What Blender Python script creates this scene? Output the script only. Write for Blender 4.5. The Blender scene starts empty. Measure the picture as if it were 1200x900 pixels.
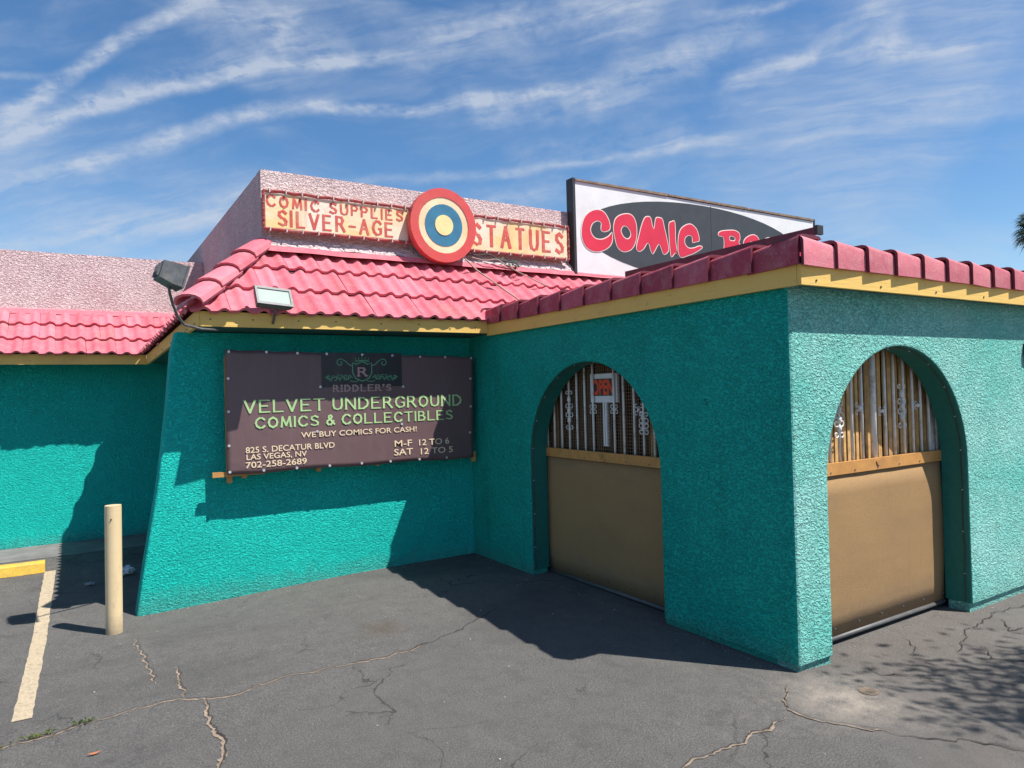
import bpy, bmesh, math, random
from mathutils import Vector, Matrix, noise as mnoise
random.seed(7)
SC = bpy.context.scene
COL = SC.collection

# ------------------------------------------------------------------ camera, sky, sun, exposure
cam = bpy.data.cameras.new('camera'); cam.sensor_width = 36; cam.lens = 36*822.3/1200
cam.clip_start = .05; cam.clip_end = 2000
co = bpy.data.objects.new('camera', cam); COL.objects.link(co)
r = Vector((0.84833, -0.52881, -0.02652)); u = Vector((0.01635, -0.0239, 0.99958)); f = Vector((0.52922, 0.8484, 0.01163))
M = Matrix(((r.x, u.x, -f.x), (r.y, u.y, -f.y), (r.z, u.z, -f.z))).to_4x4(); M.translation = (0, 0, 1.8)
co.matrix_world = M
SC.camera = co
SC.view_settings.view_transform = 'Standard'; SC.view_settings.look = 'None'
SC.view_settings.exposure = 0.58; SC.view_settings.gamma = 1
SUNV = Vector((.375, -.465, 1)).normalized()
sun = bpy.data.lights.new('sun', 'SUN'); sun.energy = 5.0; sun.angle = math.radians(.5); sun.color = (1, .955, .89)
so = bpy.data.objects.new('sun', sun); COL.objects.link(so)
so.rotation_euler = SUNV.to_track_quat('Z', 'Y').to_euler(); so.location = (5, -8, 12)

W = bpy.data.worlds.new("World"); SC.world = W; W.use_nodes = True
nt = W.node_tree; N = nt.nodes; LK = nt.links
N.clear()
outw = N.new('ShaderNodeOutputWorld'); bg = N.new('ShaderNodeBackground'); LK.new(bg.outputs[0], outw.inputs[0])
sky = N.new('ShaderNodeTexSky'); sky.sky_type = 'NISHITA'; sky.sun_disc = False
sky.sun_elevation = math.asin(SUNV.z); sky.sun_rotation = math.atan2(SUNV.x, SUNV.y)
sky.altitude = 600; sky.air_density = 1.0; sky.dust_density = .6; sky.ozone_density = 1.5
bg.inputs[1].default_value = .075
tc = N.new('ShaderNodeTexCoord')
def vm(op, a, b=None, c=None):
    n = N.new('ShaderNodeVectorMath'); n.operation = op
    for i, v in enumerate((a, b, c)):
        if v is None: continue
        if isinstance(v, (tuple, list)): n.inputs[i].default_value = v
        elif isinstance(v, (int, float)): n.inputs['Scale'].default_value = v
        else: LK.new(v, n.inputs[i])
    return n.outputs['Value'] if op in ('DOT_PRODUCT', 'LENGTH') else n.outputs[0]
def mm(op, a, b=None, c=None, clamp=False):
    n = N.new('ShaderNodeMath'); n.operation = op; n.use_clamp = clamp
    for i, v in enumerate((a, b, c)):
        if v is None: continue
        if isinstance(v, (int, float)): n.inputs[i].default_value = v
        else: LK.new(v, n.inputs[i])
    return n.outputs[0]
def mrange(v, a, b, c, d, smooth=True):
    n = N.new('ShaderNodeMapRange'); n.interpolation_type = 'SMOOTHSTEP' if smooth else 'LINEAR'
    LK.new(v, n.inputs[0])
    for i, x in enumerate((a, b, c, d)): n.inputs[i+1].default_value = x
    return n.outputs[0]
def wnoise(vec, scale, detail, dist=0, rough=.5):
    n = N.new('ShaderNodeTexNoise'); n.inputs['Scale'].default_value = scale; n.inputs['Detail'].default_value = detail
    n.inputs['Distortion'].default_value = dist; n.inputs['Roughness'].default_value = rough
    LK.new(vec, n.inputs['Vector']); return n
D = tc.outputs['Generated']
nz = wnoise(D, 18, 6, 0, .65)
off = vm('SCALE', vm('SUBTRACT', nz.outputs['Color'], (.5, .5, .5)), .016)
nzb = wnoise(D, 5, 2)
off2 = vm('SCALE', vm('SUBTRACT', nzb.outputs['Color'], (.5, .5, .5)), .03)
DD = vm('NORMALIZE', vm('ADD', vm('ADD', D, off), off2))
# contrails: great-circle arcs (plane normal, middle, half length, width, density)
ARCS = [[0.6752, 0.2736, -0.685, -0.0677, 0.9477, 0.3118, 0.0586, 0.0134, 0.6], [0.6494, 0.281, -0.7067, 0.0086, 0.9265, 0.3763, 0.0441, 0.0134, 0.6], [0.6098, 0.2955, -0.7355, 0.096, 0.8935, 0.4386, 0.0689, 0.0134, 0.6], [0.1697, 0.365, -0.9154, -0.0654, 0.931, 0.3591, 0.0422, 0.0073, 0.35], [0.5456, 0.2775, -0.7908, -0.0123, 0.9461, 0.3235, 0.0542, 0.0134, 0.5], [0.343, 0.3194, -0.8833, 0.1107, 0.9201, 0.3757, 0.0829, 0.0134, 0.5], [0.3238, 0.3256, -0.8883, 0.2706, 0.8678, 0.4167, 0.0904, 0.0134, 0.5], [0.4499, 0.3032, -0.84, -0.0181, 0.9435, 0.3309, 0.0866, 0.0243, 0.3], [0.3721, 0.3205, -0.8711, 0.1424, 0.9077, 0.3948, 0.0905, 0.0243, 0.3], [0.3641, 0.2588, -0.8947, -0.0486, 0.9646, 0.2593, 0.0687, 0.017, 0.45], [0.4336, 0.2492, -0.8659, 0.0602, 0.9508, 0.3038, 0.0499, 0.017, 0.45], [0.3691, 0.265, -0.8908, 0.1526, 0.9282, 0.3393, 0.052, 0.017, 0.45], [0.2976, 0.2881, -0.9102, 0.2396, 0.9003, 0.3633, 0.0428, 0.017, 0.45], [0.1588, 0.336, -0.9284, 0.3303, 0.868, 0.3707, 0.0545, 0.0109, 0.5], [0.3192, 0.2569, -0.9122, 0.4197, 0.8247, 0.3791, 0.0459, 0.0109, 0.5], [0.3012, 0.2685, -0.915, 0.5047, 0.7692, 0.3919, 0.0565, 0.0109, 0.5], [0.1995, 0.1955, -0.9602, -0.0369, 0.9807, 0.192, 0.0795, 0.0316, 0.3], [0.3362, 0.1821, -0.924, 0.1179, 0.9653, 0.2331, 0.0822, 0.0316, 0.3], [0.0405, 0.4499, -0.8921, 0.1849, 0.8741, 0.4492, 0.0478, 0.0547, 0.33], [-0.2228, 0.4939, -0.8405, 0.2625, 0.8607, 0.4362, 0.0321, 0.0547, 0.33], [0.4048, 0.2827, -0.8696, 0.4254, 0.7836, 0.4528, 0.067, 0.0511, 0.3], [0.3188, 0.3461, -0.8824, 0.5468, 0.6933, 0.4694, 0.0858, 0.0511, 0.3], [0.2621, 0.2795, -0.9237, 0.5258, 0.7612, 0.3795, 0.0792, 0.0365, 0.33], [0.479, 0.0742, -0.8747, 0.6244, 0.6715, 0.3989, 0.0575, 0.0365, 0.33], [0.4732, 0.0819, -0.8771, 0.6829, 0.5949, 0.4239, 0.0425, 0.0365, 0.33], [0.35, 0.2906, -0.8905, 0.6851, 0.5689, 0.4549, 0.0393, 0.0122, 0.3], [0.4396, 0.1659, -0.8827, 0.7344, 0.4994, 0.4596, 0.0462, 0.0122, 0.3], [0.3864, 0.1284, -0.9133, 0.7324, 0.5591, 0.3885, 0.0406, 0.0195, 0.35], [0.5331, -0.1411, -0.8342, 0.7658, 0.4997, 0.4048, 0.031, 0.0195, 0.35], [0.254, 0.3201, -0.9127, 0.8124, 0.4414, 0.3809, 0.0561, 0.0195, 0.35], [-0.4112, 0.8943, -0.1764, 0.796, 0.4466, 0.4087, 0.0286, 0.0341, 0.33], [0.2098, 0.2238, -0.9518, 0.4217, 0.8576, 0.2946, 0.1042, 0.0109, 0.28], [0.2498, 0.197, -0.948, 0.6217, 0.718, 0.313, 0.1411, 0.0109, 0.28], [0.3165, 0.1117, -0.942, 0.5248, 0.8066, 0.2719, 0.0601, 0.0268, 0.35], [0.2963, 0.1117, -0.9485, 0.8501, 0.4219, 0.3152, 0.1539, 0.0365, 0.16], [0.2291, 0.2361, -0.9443, 0.5985, 0.7309, 0.328, 0.1133, 0.0365, 0.18]]
acc = None
for a in ARCS:
    dist = mm('ABSOLUTE', vm('DOT_PRODUCT', DD, tuple(a[0:3])))
    k = mrange(dist, 0, a[7]*1.0, a[8]*1.25, 0)
    al = vm('DOT_PRODUCT', DD, tuple(a[3:6]))
    k2 = mrange(al, math.cos(a[6]+.028), math.cos(max(.004, a[6]-.012)), 0, 1)
    if acc is None: acc = mm('MULTIPLY', k, k2)
    else:
        acc = mm('MULTIPLY_ADD', k, k2, acc)
comb = N.new('ShaderNodeCombineXYZ')
for q_, (vec, kk) in enumerate((((.36, .27, -.893), 46), ((.53, .83, .16), 6), ((.77, -.49, .41), 6))):
    LK.new(mm('MULTIPLY', vm('DOT_PRODUCT', DD, vec), kk), comb.inputs[q_])
fibA = wnoise(comb.outputs[0], 1.3, 7, .5, .6)          # long fibres along the wind
fib = wnoise(vm('MULTIPLY', DD, (7, 7, 12)), 6.0, 5, .2, .58)
fmix = mm('ADD', mm('MULTIPLY', fib.outputs['Fac'], .55), mm('MULTIPLY', fibA.outputs['Fac'], .45))
fibm = mrange(fmix, .34, .66, .12, 1.05, False)
streaks = mm('MULTIPLY', acc, fibm)
veil = wnoise(vm('MULTIPLY', DD, (2.2, 2.2, 5.0)), 1.9, 8, .5, .55)
veilm = mm('MULTIPLY', mrange(veil.outputs['Fac'], .36, .72, 0.0, .42), mrange(fibA.outputs['Fac'], .30, .70, .25, 1.2, False))
tot = mm('ADD', mm('MULTIPLY', streaks, 1.0), veilm)
tot = mm('MINIMUM', tot, .70)
mixs = N.new('ShaderNodeMix'); mixs.data_type = 'RGBA'
hs = N.new('ShaderNodeHueSaturation'); hs.inputs['Saturation'].default_value = 1.26; hs.inputs['Value'].default_value = 1.32
LK.new(sky.outputs[0], hs.inputs['Color'])
LK.new(tot, mixs.inputs[0]); LK.new(hs.outputs[0], mixs.inputs[6]); mixs.inputs[7].default_value = (5.6, 6.1, 6.9, 1)
LK.new(mixs.outputs[2], bg.inputs[0])

# ------------------------------------------------------------------ helpers
def tag(o, label=None, cat=None, group=None, kind=None):
    if label: o['label'] = label
    if cat: o['category'] = cat
    if group: o['group'] = group
    if kind: o['kind'] = kind
    return o
def empty(name, loc=(0, 0, 0)):
    o = bpy.data.objects.new(name, None); o.location = loc; COL.objects.link(o); return o
def link_mesh(name, me, parent=None):
    o = bpy.data.objects.new(name, me); COL.objects.link(o)
    if parent is not None:
        o.parent = parent
        pm = Vector((0, 0, 0)); p = parent
        while p is not None: pm = pm + p.location; p = p.parent
        if parent.type == 'EMPTY' or pm.length: o.location = -pm   # meshes are in world coordinates
    return o
def obj(name, bm, mat, parent=None, smooth=False, recalc=True):
    if recalc: bmesh.ops.recalc_face_normals(bm, faces=bm.faces[:])
    me = bpy.data.meshes.new(name); bm.to_mesh(me); bm.free()
    if mat: me.materials.append(mat)
    if smooth:
        me.polygons.foreach_set('use_smooth', [True]*len(me.polygons))
    return link_mesh(name, me, parent)
def B(): return bmesh.new()
def hexa(bm, v):   # 8 corners: bottom ring, top ring
    vs = [bm.verts.new(p) for p in v]
    for q in ((0, 3, 2, 1), (4, 5, 6, 7), (0, 1, 5, 4), (1, 2, 6, 5), (2, 3, 7, 6), (3, 0, 4, 7)):
        bm.faces.new([vs[i] for i in q])
    return bm
def box(bm, x0, x1, y0, y1, z0, z1):
    return hexa(bm, [(x0, y0, z0), (x1, y0, z0), (x1, y1, z0), (x0, y1, z0), (x0, y0, z1), (x1, y0, z1), (x1, y1, z1), (x0, y1, z1)])
def tube(bm, pts, rad, seg=6, cap=True):
    pts = [Vector(p) for p in pts]; rings = []
    rr = rad if isinstance(rad, (list, tuple)) else [rad]*len(pts)
    prev = None
    for i, p in enumerate(pts):
        t = (pts[min(i+1, len(pts)-1)] - pts[max(i-1, 0)]).normalized()
        a = t.orthogonal() if prev is None else (prev - t*prev.dot(t))
        a.normalize(); prev = a; b = t.cross(a)
        rings.append([bm.verts.new(p + (a*math.cos(2*math.pi*k/seg) + b*math.sin(2*math.pi*k/seg))*rr[i]) for k in range(seg)])
    for A, C in zip(rings, rings[1:]):
        for k in range(seg): bm.faces.new((A[k], A[(k+1) % seg], C[(k+1) % seg], C[k]))
    if cap:
        bm.faces.new(rings[0][::-1]); bm.faces.new(rings[-1])
    return bm
def extrude_poly(bm, pts2, mapf, d0, d1, hole=None):
    """pts2 outline in a plane; mapf(a,b,d)->xyz; solid between depths d0 and d1"""
    F = [bm.verts.new(mapf(a, b, d0)) for a, b in pts2]; G = [bm.verts.new(mapf(a, b, d1)) for a, b in pts2]
    n = len(F)
    for i in range(n): bm.faces.new((F[i], F[(i+1) % n], G[(i+1) % n], G[i]))
    if not hole:
        bm.faces.new(F); bm.faces.new(G[::-1])
    else:
        HF = [bm.verts.new(mapf(a, b, d0)) for a, b in hole]; HG = [bm.verts.new(mapf(a, b, d1)) for a, b in hole]
        m = len(HF)
        for i in range(m): bm.faces.new((HF[i], HF[(i+1) % m], HG[(i+1) % m], HG[i]))
        for L1, L2 in ((F, HF), (G, HG)):
            es = []
            for L in (L1, L2):
                for i in range(len(L)):
                    e = bm.edges.get((L[i], L[(i+1) % len(L)])) or bm.edges.new((L[i], L[(i+1) % len(L)]))
                    es.append(e)
            bmesh.ops.triangle_fill(bm, edges=es, use_beauty=True)
    return bm
def text_mesh(name, s, mat, parent, x0, z0, x1, z1, y, bold=0.0, ext=.0004, axis='y', shear=0, tracking=1.0, word=1.0):
    cu = bpy.data.curves.new('t', 'FONT'); cu.body = s; cu.size = 1; cu.extrude = .01; cu.offset = bold; cu.space_character = tracking; cu.space_word = word
    cu.resolution_u = 4
    t = bpy.data.objects.new('t', cu); COL.objects.link(t)
    dg = bpy.context.evaluated_depsgraph_get(); me = bpy.data.meshes.new_from_object(t.evaluated_get(dg))
    bpy.data.objects.remove(t)
    xs = [v.co.x for v in me.vertices]; ys = [v.co.y for v in me.vertices]
    a, b, c, d = min(xs), max(xs), min(ys), max(ys)
    for v in me.vertices:
        X = x0 + (v.co.x-a)/(b-a)*(x1-x0); Z = z0 + (v.co.y-c)/(d-c)*(z1-z0)
        dd = -ext if v.co.z > 0 else ext*.6
        v.co = (X, y+dd, Z) if axis == 'y' else (y+dd, X, Z)
    me.name = name; me.materials.clear(); me.materials.append(mat)
    return link_mesh(name, me, parent)
def smooth01(t): t = max(0, min(1, t)); return t*t*(3-2*t)
def gz(x, y):
    return -.078*math.exp(-((x-.25)/1.5)**2-((y-6.8)/1.3)**2) - .028*smooth01((x-3.8)/.5)*smooth01((6.0-y)/2)

# ------------------------------------------------------------------ materials
class NT:
    def __init__(s, name):
        s.m = bpy.data.materials.new(name); s.m.use_nodes = True; s.t = s.m.node_tree
        s.b = s.t.nodes['Principled BSDF']; g = s.t.nodes.new('ShaderNodeNewGeometry'); s.pos = g.outputs['Position']
    def n(s, ty): return s.t.nodes.new(ty)
    def l(s, a, b): s.t.links.new(a, b)
    def noise(s, scale, detail=4, rough=.55, dist=0, vec=None, scl=None):
        n = s.n('ShaderNodeTexNoise'); n.inputs['Scale'].default_value = scale; n.inputs['Detail'].default_value = detail
        n.inputs['Roughness'].default_value = rough; n.inputs['Distortion'].default_value = dist
        v = vec or s.pos
        if scl:
            m = s.n('ShaderNodeVectorMath'); m.operation = 'MULTIPLY'; s.l(v, m.inputs[0]); m.inputs[1].default_value = scl; v = m.outputs[0]
        s.l(v, n.inputs['Vector']); return n.outputs['Fac']
    def ramp(s, v, stops):
        n = s.n('ShaderNodeValToRGB'); e = n.color_ramp.elements
        while len(e) < len(stops): e.new(.5)
        for i, (p, c) in enumerate(stops):
            e[i].position = p; e[i].color = (c, c, c, 1) if isinstance(c, (int, float)) else (*c, 1)
        s.l(v, n.inputs[0]); return n.outputs[0]
    def mix(s, f, a, b, mode='MIX'):
        n = s.n('ShaderNodeMix'); n.data_type = 'RGBA'; n.blend_type = mode
        for i, v in ((0, f), (6, a), (7, b)):
            if isinstance(v, (int, float)): n.inputs[i].default_value = v
            elif isinstance(v, tuple): n.inputs[i].default_value = (*v, 1)
            else: s.l(v, n.inputs[i])
        return n.outputs[2]
    def math(s, op, a, b=0, clamp=False):
        n = s.n('ShaderNodeMath'); n.operation = op; n.use_clamp = clamp
        for i, v in ((0, a), (1, b)):
            if isinstance(v, (int, float)): n.inputs[i].default_value = v
            else: s.l(v, n.inputs[i])
        return n.outputs[0]
    def col(s, c):
        if isinstance(c, tuple): s.b.inputs['Base Color'].default_value = (*c, 1)
        else: s.l(c, s.b.inputs['Base Color'])
    def rough(s, r):
        if isinstance(r, (int, float)): s.b.inputs['Roughness'].default_value = r
        else: s.l(r, s.b.inputs['Roughness'])
    def bump(s, h, dist, strength=1, nrm=None):
        n = s.n('ShaderNodeBump'); n.inputs['Distance'].default_value = dist; n.inputs['Strength'].default_value = strength
        s.l(h, n.inputs['Height'])
        if nrm: s.l(nrm, n.inputs['Normal'])
        s.l(n.outputs[0], s.b.inputs['Normal']); return n.outputs[0]
    def blob(s, c, rad, soft):   # 1 inside a sphere around c, noisy edge
        d = s.n('ShaderNodeVectorMath'); d.operation = 'DISTANCE'; s.l(s.pos, d.inputs[0]); d.inputs[1].default_value = c
        w = s.math('ADD', d.outputs['Value'], s.math('MULTIPLY', s.math('SUBTRACT', s.noise(2.3, 5), .5), rad*1.3))
        m = s.n('ShaderNodeMapRange'); s.l(w, m.inputs[0]); m.inputs[1].default_value = rad+soft; m.inputs[2].default_value = rad-soft; return m.outputs[0]
def sc(c, k): return tuple(min(1, x*k) for x in c)
def simple(name, c, rough=.6, var=.18, nscale=12, metal=0, bump=0, bscale=60, dirt=None):
    t = NT(name); n = t.noise(nscale, 5, .6)
    c0 = t.ramp(n, [(.3, sc(c, 1-var)), (.7, sc(c, 1+var))])
    if dirt: c0 = t.mix(t.ramp(t.noise(nscale*.45, 6, .7), [(.52, 0), (.72, .75)]), c0, dirt)
    t.col(c0); t.rough(rough); t.b.inputs['Metallic'].default_value = metal
    if bump: t.bump(t.noise(bscale, 4), bump)
    return t.m
def stucco(name, c, c2, scale=38, depth=.012, dirty=(.05, .05, .04), fade=.35, spec=.2, lacec=.12, stretch=(1, 1, 1.5), streak=.25, base=.30, blot=.0):
    t = NT(name)
    big = t.noise(.8, 3)
    lace = t.noise(scale, 3, .5, 1.0, None, stretch)
    plate = t.ramp(lace, [(.34, 0), (.50, .7), (.66, 1)])
    fine = t.noise(scale*4.5, 3, .6)
    h = t.math('MULTIPLY', plate, t.math('ADD', t.math('MULTIPLY', big, 1.0), .5))
    h = t.math('ADD', h, t.math('MULTIPLY', fine, .25))
    h = t.math('ADD', h, t.math('MULTIPLY', t.noise(5, 3), .9))
    t.bump(h, depth)
    col = t.mix(t.ramp(t.noise(1.3, 7, .65), [(.36, 0), (.68, fade*2)]), c, c2)
    col = t.mix(t.ramp(lace, [(.28, lacec), (.42, 0)]), col, sc(c, .55))
    col = t.mix(t.ramp(t.noise(4.2, 6, .72), [(.56, 0), (.80, .30)]), col, dirty)
    col = t.mix(t.ramp(t.noise(11, 3, .5), [(.70, 0), (.76, blot)]), col, sc(c, .35))
    # water streaks running down, and splashed dust near the ground
    sk = t.ramp(t.noise(6.5, 5, .6, .2, None, (1, 1, .07)), [(.56, 0), (.74, streak)])
    col = t.mix(t.math('MULTIPLY', sk, t.noise(2, 3)), col, sc(dirty, .9))
    sp = t.n('ShaderNodeSeparateXYZ'); t.l(t.pos, sp.inputs[0])
    z = t.math('ADD', sp.outputs[2], t.math('MULTIPLY', t.noise(7, 5, .7), -.32))
    m = t.n('ShaderNodeMapRange'); t.l(z, m.inputs[0]); m.inputs[1].default_value = .0; m.inputs[2].default_value = -.17; m.inputs[3].default_value = 0; m.inputs[4].default_value = base
    col = t.mix(m.outputs[0], col, (.16, .19, .16))
    t.col(col); t.rough(.8); t.b.inputs['Specular IOR Level'].default_value = spec
    return t.m
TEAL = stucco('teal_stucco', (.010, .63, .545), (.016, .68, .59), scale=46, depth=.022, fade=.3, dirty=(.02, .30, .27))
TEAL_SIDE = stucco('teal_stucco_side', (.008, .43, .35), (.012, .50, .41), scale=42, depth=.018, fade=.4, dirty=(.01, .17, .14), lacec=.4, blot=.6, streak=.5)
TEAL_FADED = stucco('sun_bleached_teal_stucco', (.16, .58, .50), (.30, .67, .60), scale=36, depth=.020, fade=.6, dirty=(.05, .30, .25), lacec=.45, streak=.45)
TEAL_IN = simple('teal_reveal_shaded', (.006, .15, .125), .6, .12, 20, bump=.002)  # wall teal darkened for the arch reveals; their shade is in the colour
PINK_ST = stucco('pale_pink_stucco', (.75, .55, .56), (.82, .68, .67), scale=34, depth=.024, fade=.5, dirty=(.34, .20, .20), lacec=.2, streak=.5, base=0)
WHITE_ROUGH = stucco('whitewashed_roof_membrane', (.66, .52, .52), (.72, .62, .61), scale=18, depth=.03, fade=.5)
def tile_mat(name, c, spread=.16):
    t = NT(name); oi = t.n('ShaderNodeObjectInfo')
    m = t.ramp(oi.outputs['Random'], [(0, sc(c, 1-spread)), (.5, c), (1, tuple(min(1, x*(1+spread)+.03) for x in c))])
    m = t.mix(t.ramp(t.noise(7, 7, .75), [(.46, 0), (.74, .5)]), m, (.58, .30, .31))
    m = t.mix(t.ramp(t.noise(2.1, 6, .7), [(.56, 0), (.72, .5)]), m, (.40, .20, .16))
    m = t.mix(t.ramp(t.noise(26, 5, .7), [(.60, 0), (.74, .45)]), m, sc(c, .45))
    m = t.mix(t.ramp(t.noise(60, 3, .6), [(.64, 0), (.72, .6)]), m, (.60, .45, .42))
    t.col(m); t.rough(.8); t.b.inputs['Specular IOR Level'].default_value = .25
    t.bump(t.math('ADD', t.noise(90, 4, .6), t.math('MULTIPLY', t.noise(14, 3), 1.5)), .003)
    return t.m
PINK_TILE = tile_mat('pink_painted_roof_tile', (.59, .135, .175))
PINK_CAP = tile_mat('faded_pink_edge_tile', (.52, .14, .175))
CAP_SIDE = tile_mat('shaded_pink_edge_tile', (.40, .06, .095))  # side row's copy of the edge tile, its shade put into the colour
RED_PAINT = simple('dark_red_paint', (.13, .02, .035), .5, .2, 14)
DECKM = simple('dark_roof_underlay', (.06, .018, .022), .9)
def board_mat():
    t = NT('mustard_painted_board'); g = t.noise(9, 6, .7, .3, None, (.35, .35, 7))
    c = t.mix(g, (.70, .44, .11), (.84, .55, .15))
    c = t.mix(t.ramp(t.noise(3.2, 7, .75), [(.54, 0), (.72, .6)]), c, (.52, .33, .13))
    c = t.mix(t.ramp(t.noise(22, 5, .75), [(.64, 0), (.70, .8)]), c, (.30, .20, .12))
    t.col(c); t.rough(.7); t.bump(g, .003); return t.m
FASCIA = board_mat()
SOFFIT = simple('dark_painted_soffit', (.02, .10, .085), .8)
WOOD = simple('orange_pine_rail', (.52, .25, .07), .55, .18, 8, bump=.0008, dirt=(.38, .17, .05))
WHITE_BAR = simple('white_painted_iron', (.72, .70, .67), .45, .1, 20, dirt=(.3, .22, .16))
def panel_mat():
    t = NT('brown_woven_panel')
    w = t.noise(45, 5, .75, 0, None, (1, 1, 3)); c = t.mix(w, (.24, .15, .070), (.43, .27, .13))
    c = t.mix(t.ramp(t.noise(1.9, 6, .6, .4, None, (.8, .8, 2.2)), [(.4, 0), (.72, .45)]), c, (.26, .165, .09))
    c = t.mix(t.ramp(t.noise(12, 6, .7, 0, None, (1, 1, .1)), [(.56, 0), (.75, .25)]), c, (.20, .13, .08))
    sp = t.n('ShaderNodeSeparateXYZ'); t.l(t.pos, sp.inputs[0])
    z = t.math('ADD', sp.outputs[2], t.math('MULTIPLY', t.noise(5, 5, .7), -.35))
    m = t.n('ShaderNodeMapRange'); t.l(z, m.inputs[0]); m.inputs[1].default_value = .12; m.inputs[2].default_value = -.12; m.inputs[3].default_value = 0; m.inputs[4].default_value = .55
    c = t.mix(m.outputs[0], c, (.17, .13, .10))
    t.col(c); t.rough(.9); t.b.inputs['Specular IOR Level'].default_value = .15
    t.bump(t.math('ADD', t.noise(180, 3, .7), t.math('MULTIPLY', t.noise(3, 2, .5, 0, None, (.6, .6, 2)), 1.2)), .003)
    return t.m
PANEL = panel_mat()
SLAT = simple('tan_bamboo_slat', (.62, .38, .15), .7, .25, 18, dirt=(.25, .14, .06))
MESHM = simple('dark_brown_board', (.085, .05, .032), .7)
MESHM2 = simple('tarnished_wire', (.22, .13, .07), .6)
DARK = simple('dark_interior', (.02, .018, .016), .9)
PIPE = simple('grey_pipe', (.10, .10, .10), .5)
BLACK = simple('black_painted_metal', (.025, .025, .027), .5)
GREYMETAL = simple('weathered_grey_metal', (.10, .105, .11), .5, .25, 16, dirt=(.2, .19, .17))
def cream():
    t = NT('cream_painted_steel'); c = t.mix(t.noise(5, 4), (.64, .49, .28), (.73, .57, .34))
    c = t.mix(t.ramp(t.noise(14, 6, .75, 0, None, (1, 1, .35)), [(.56, 0), (.74, .5)]), c, (.50, .36, .19))
    c = t.mix(t.ramp(t.noise(38, 5, .7), [(.68, 0), (.71, .85)]), c, (.17, .10, .06))
    sp = t.n('ShaderNodeSeparateXYZ'); t.l(t.pos, sp.inputs[0]); z = t.math('ADD', sp.outputs[2], t.math('MULTIPLY', t.noise(12, 5, .7), -.25))
    m = t.n('ShaderNodeMapRange'); t.l(z, m.inputs[0]); m.inputs[1].default_value = -.04; m.inputs[2].default_value = -.20; m.inputs[3].default_value = 0; m.inputs[4].default_value = .6
    c = t.mix(m.outputs[0], c, (.20, .16, .12)); t.col(c); t.rough(.5); t.bump(t.noise(30, 4), .0012); return t.m
CREAM = cream()
YELLOW = simple('yellow_kerb_paint', (.62, .40, .05), .7, .12, 14, bump=.003, dirt=(.38, .25, .12))
STRIPE = simple('worn_parking_paint', (.42, .34, .23), .85, .2, 60, bump=.003, dirt=(.12, .11, .10))
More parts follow.
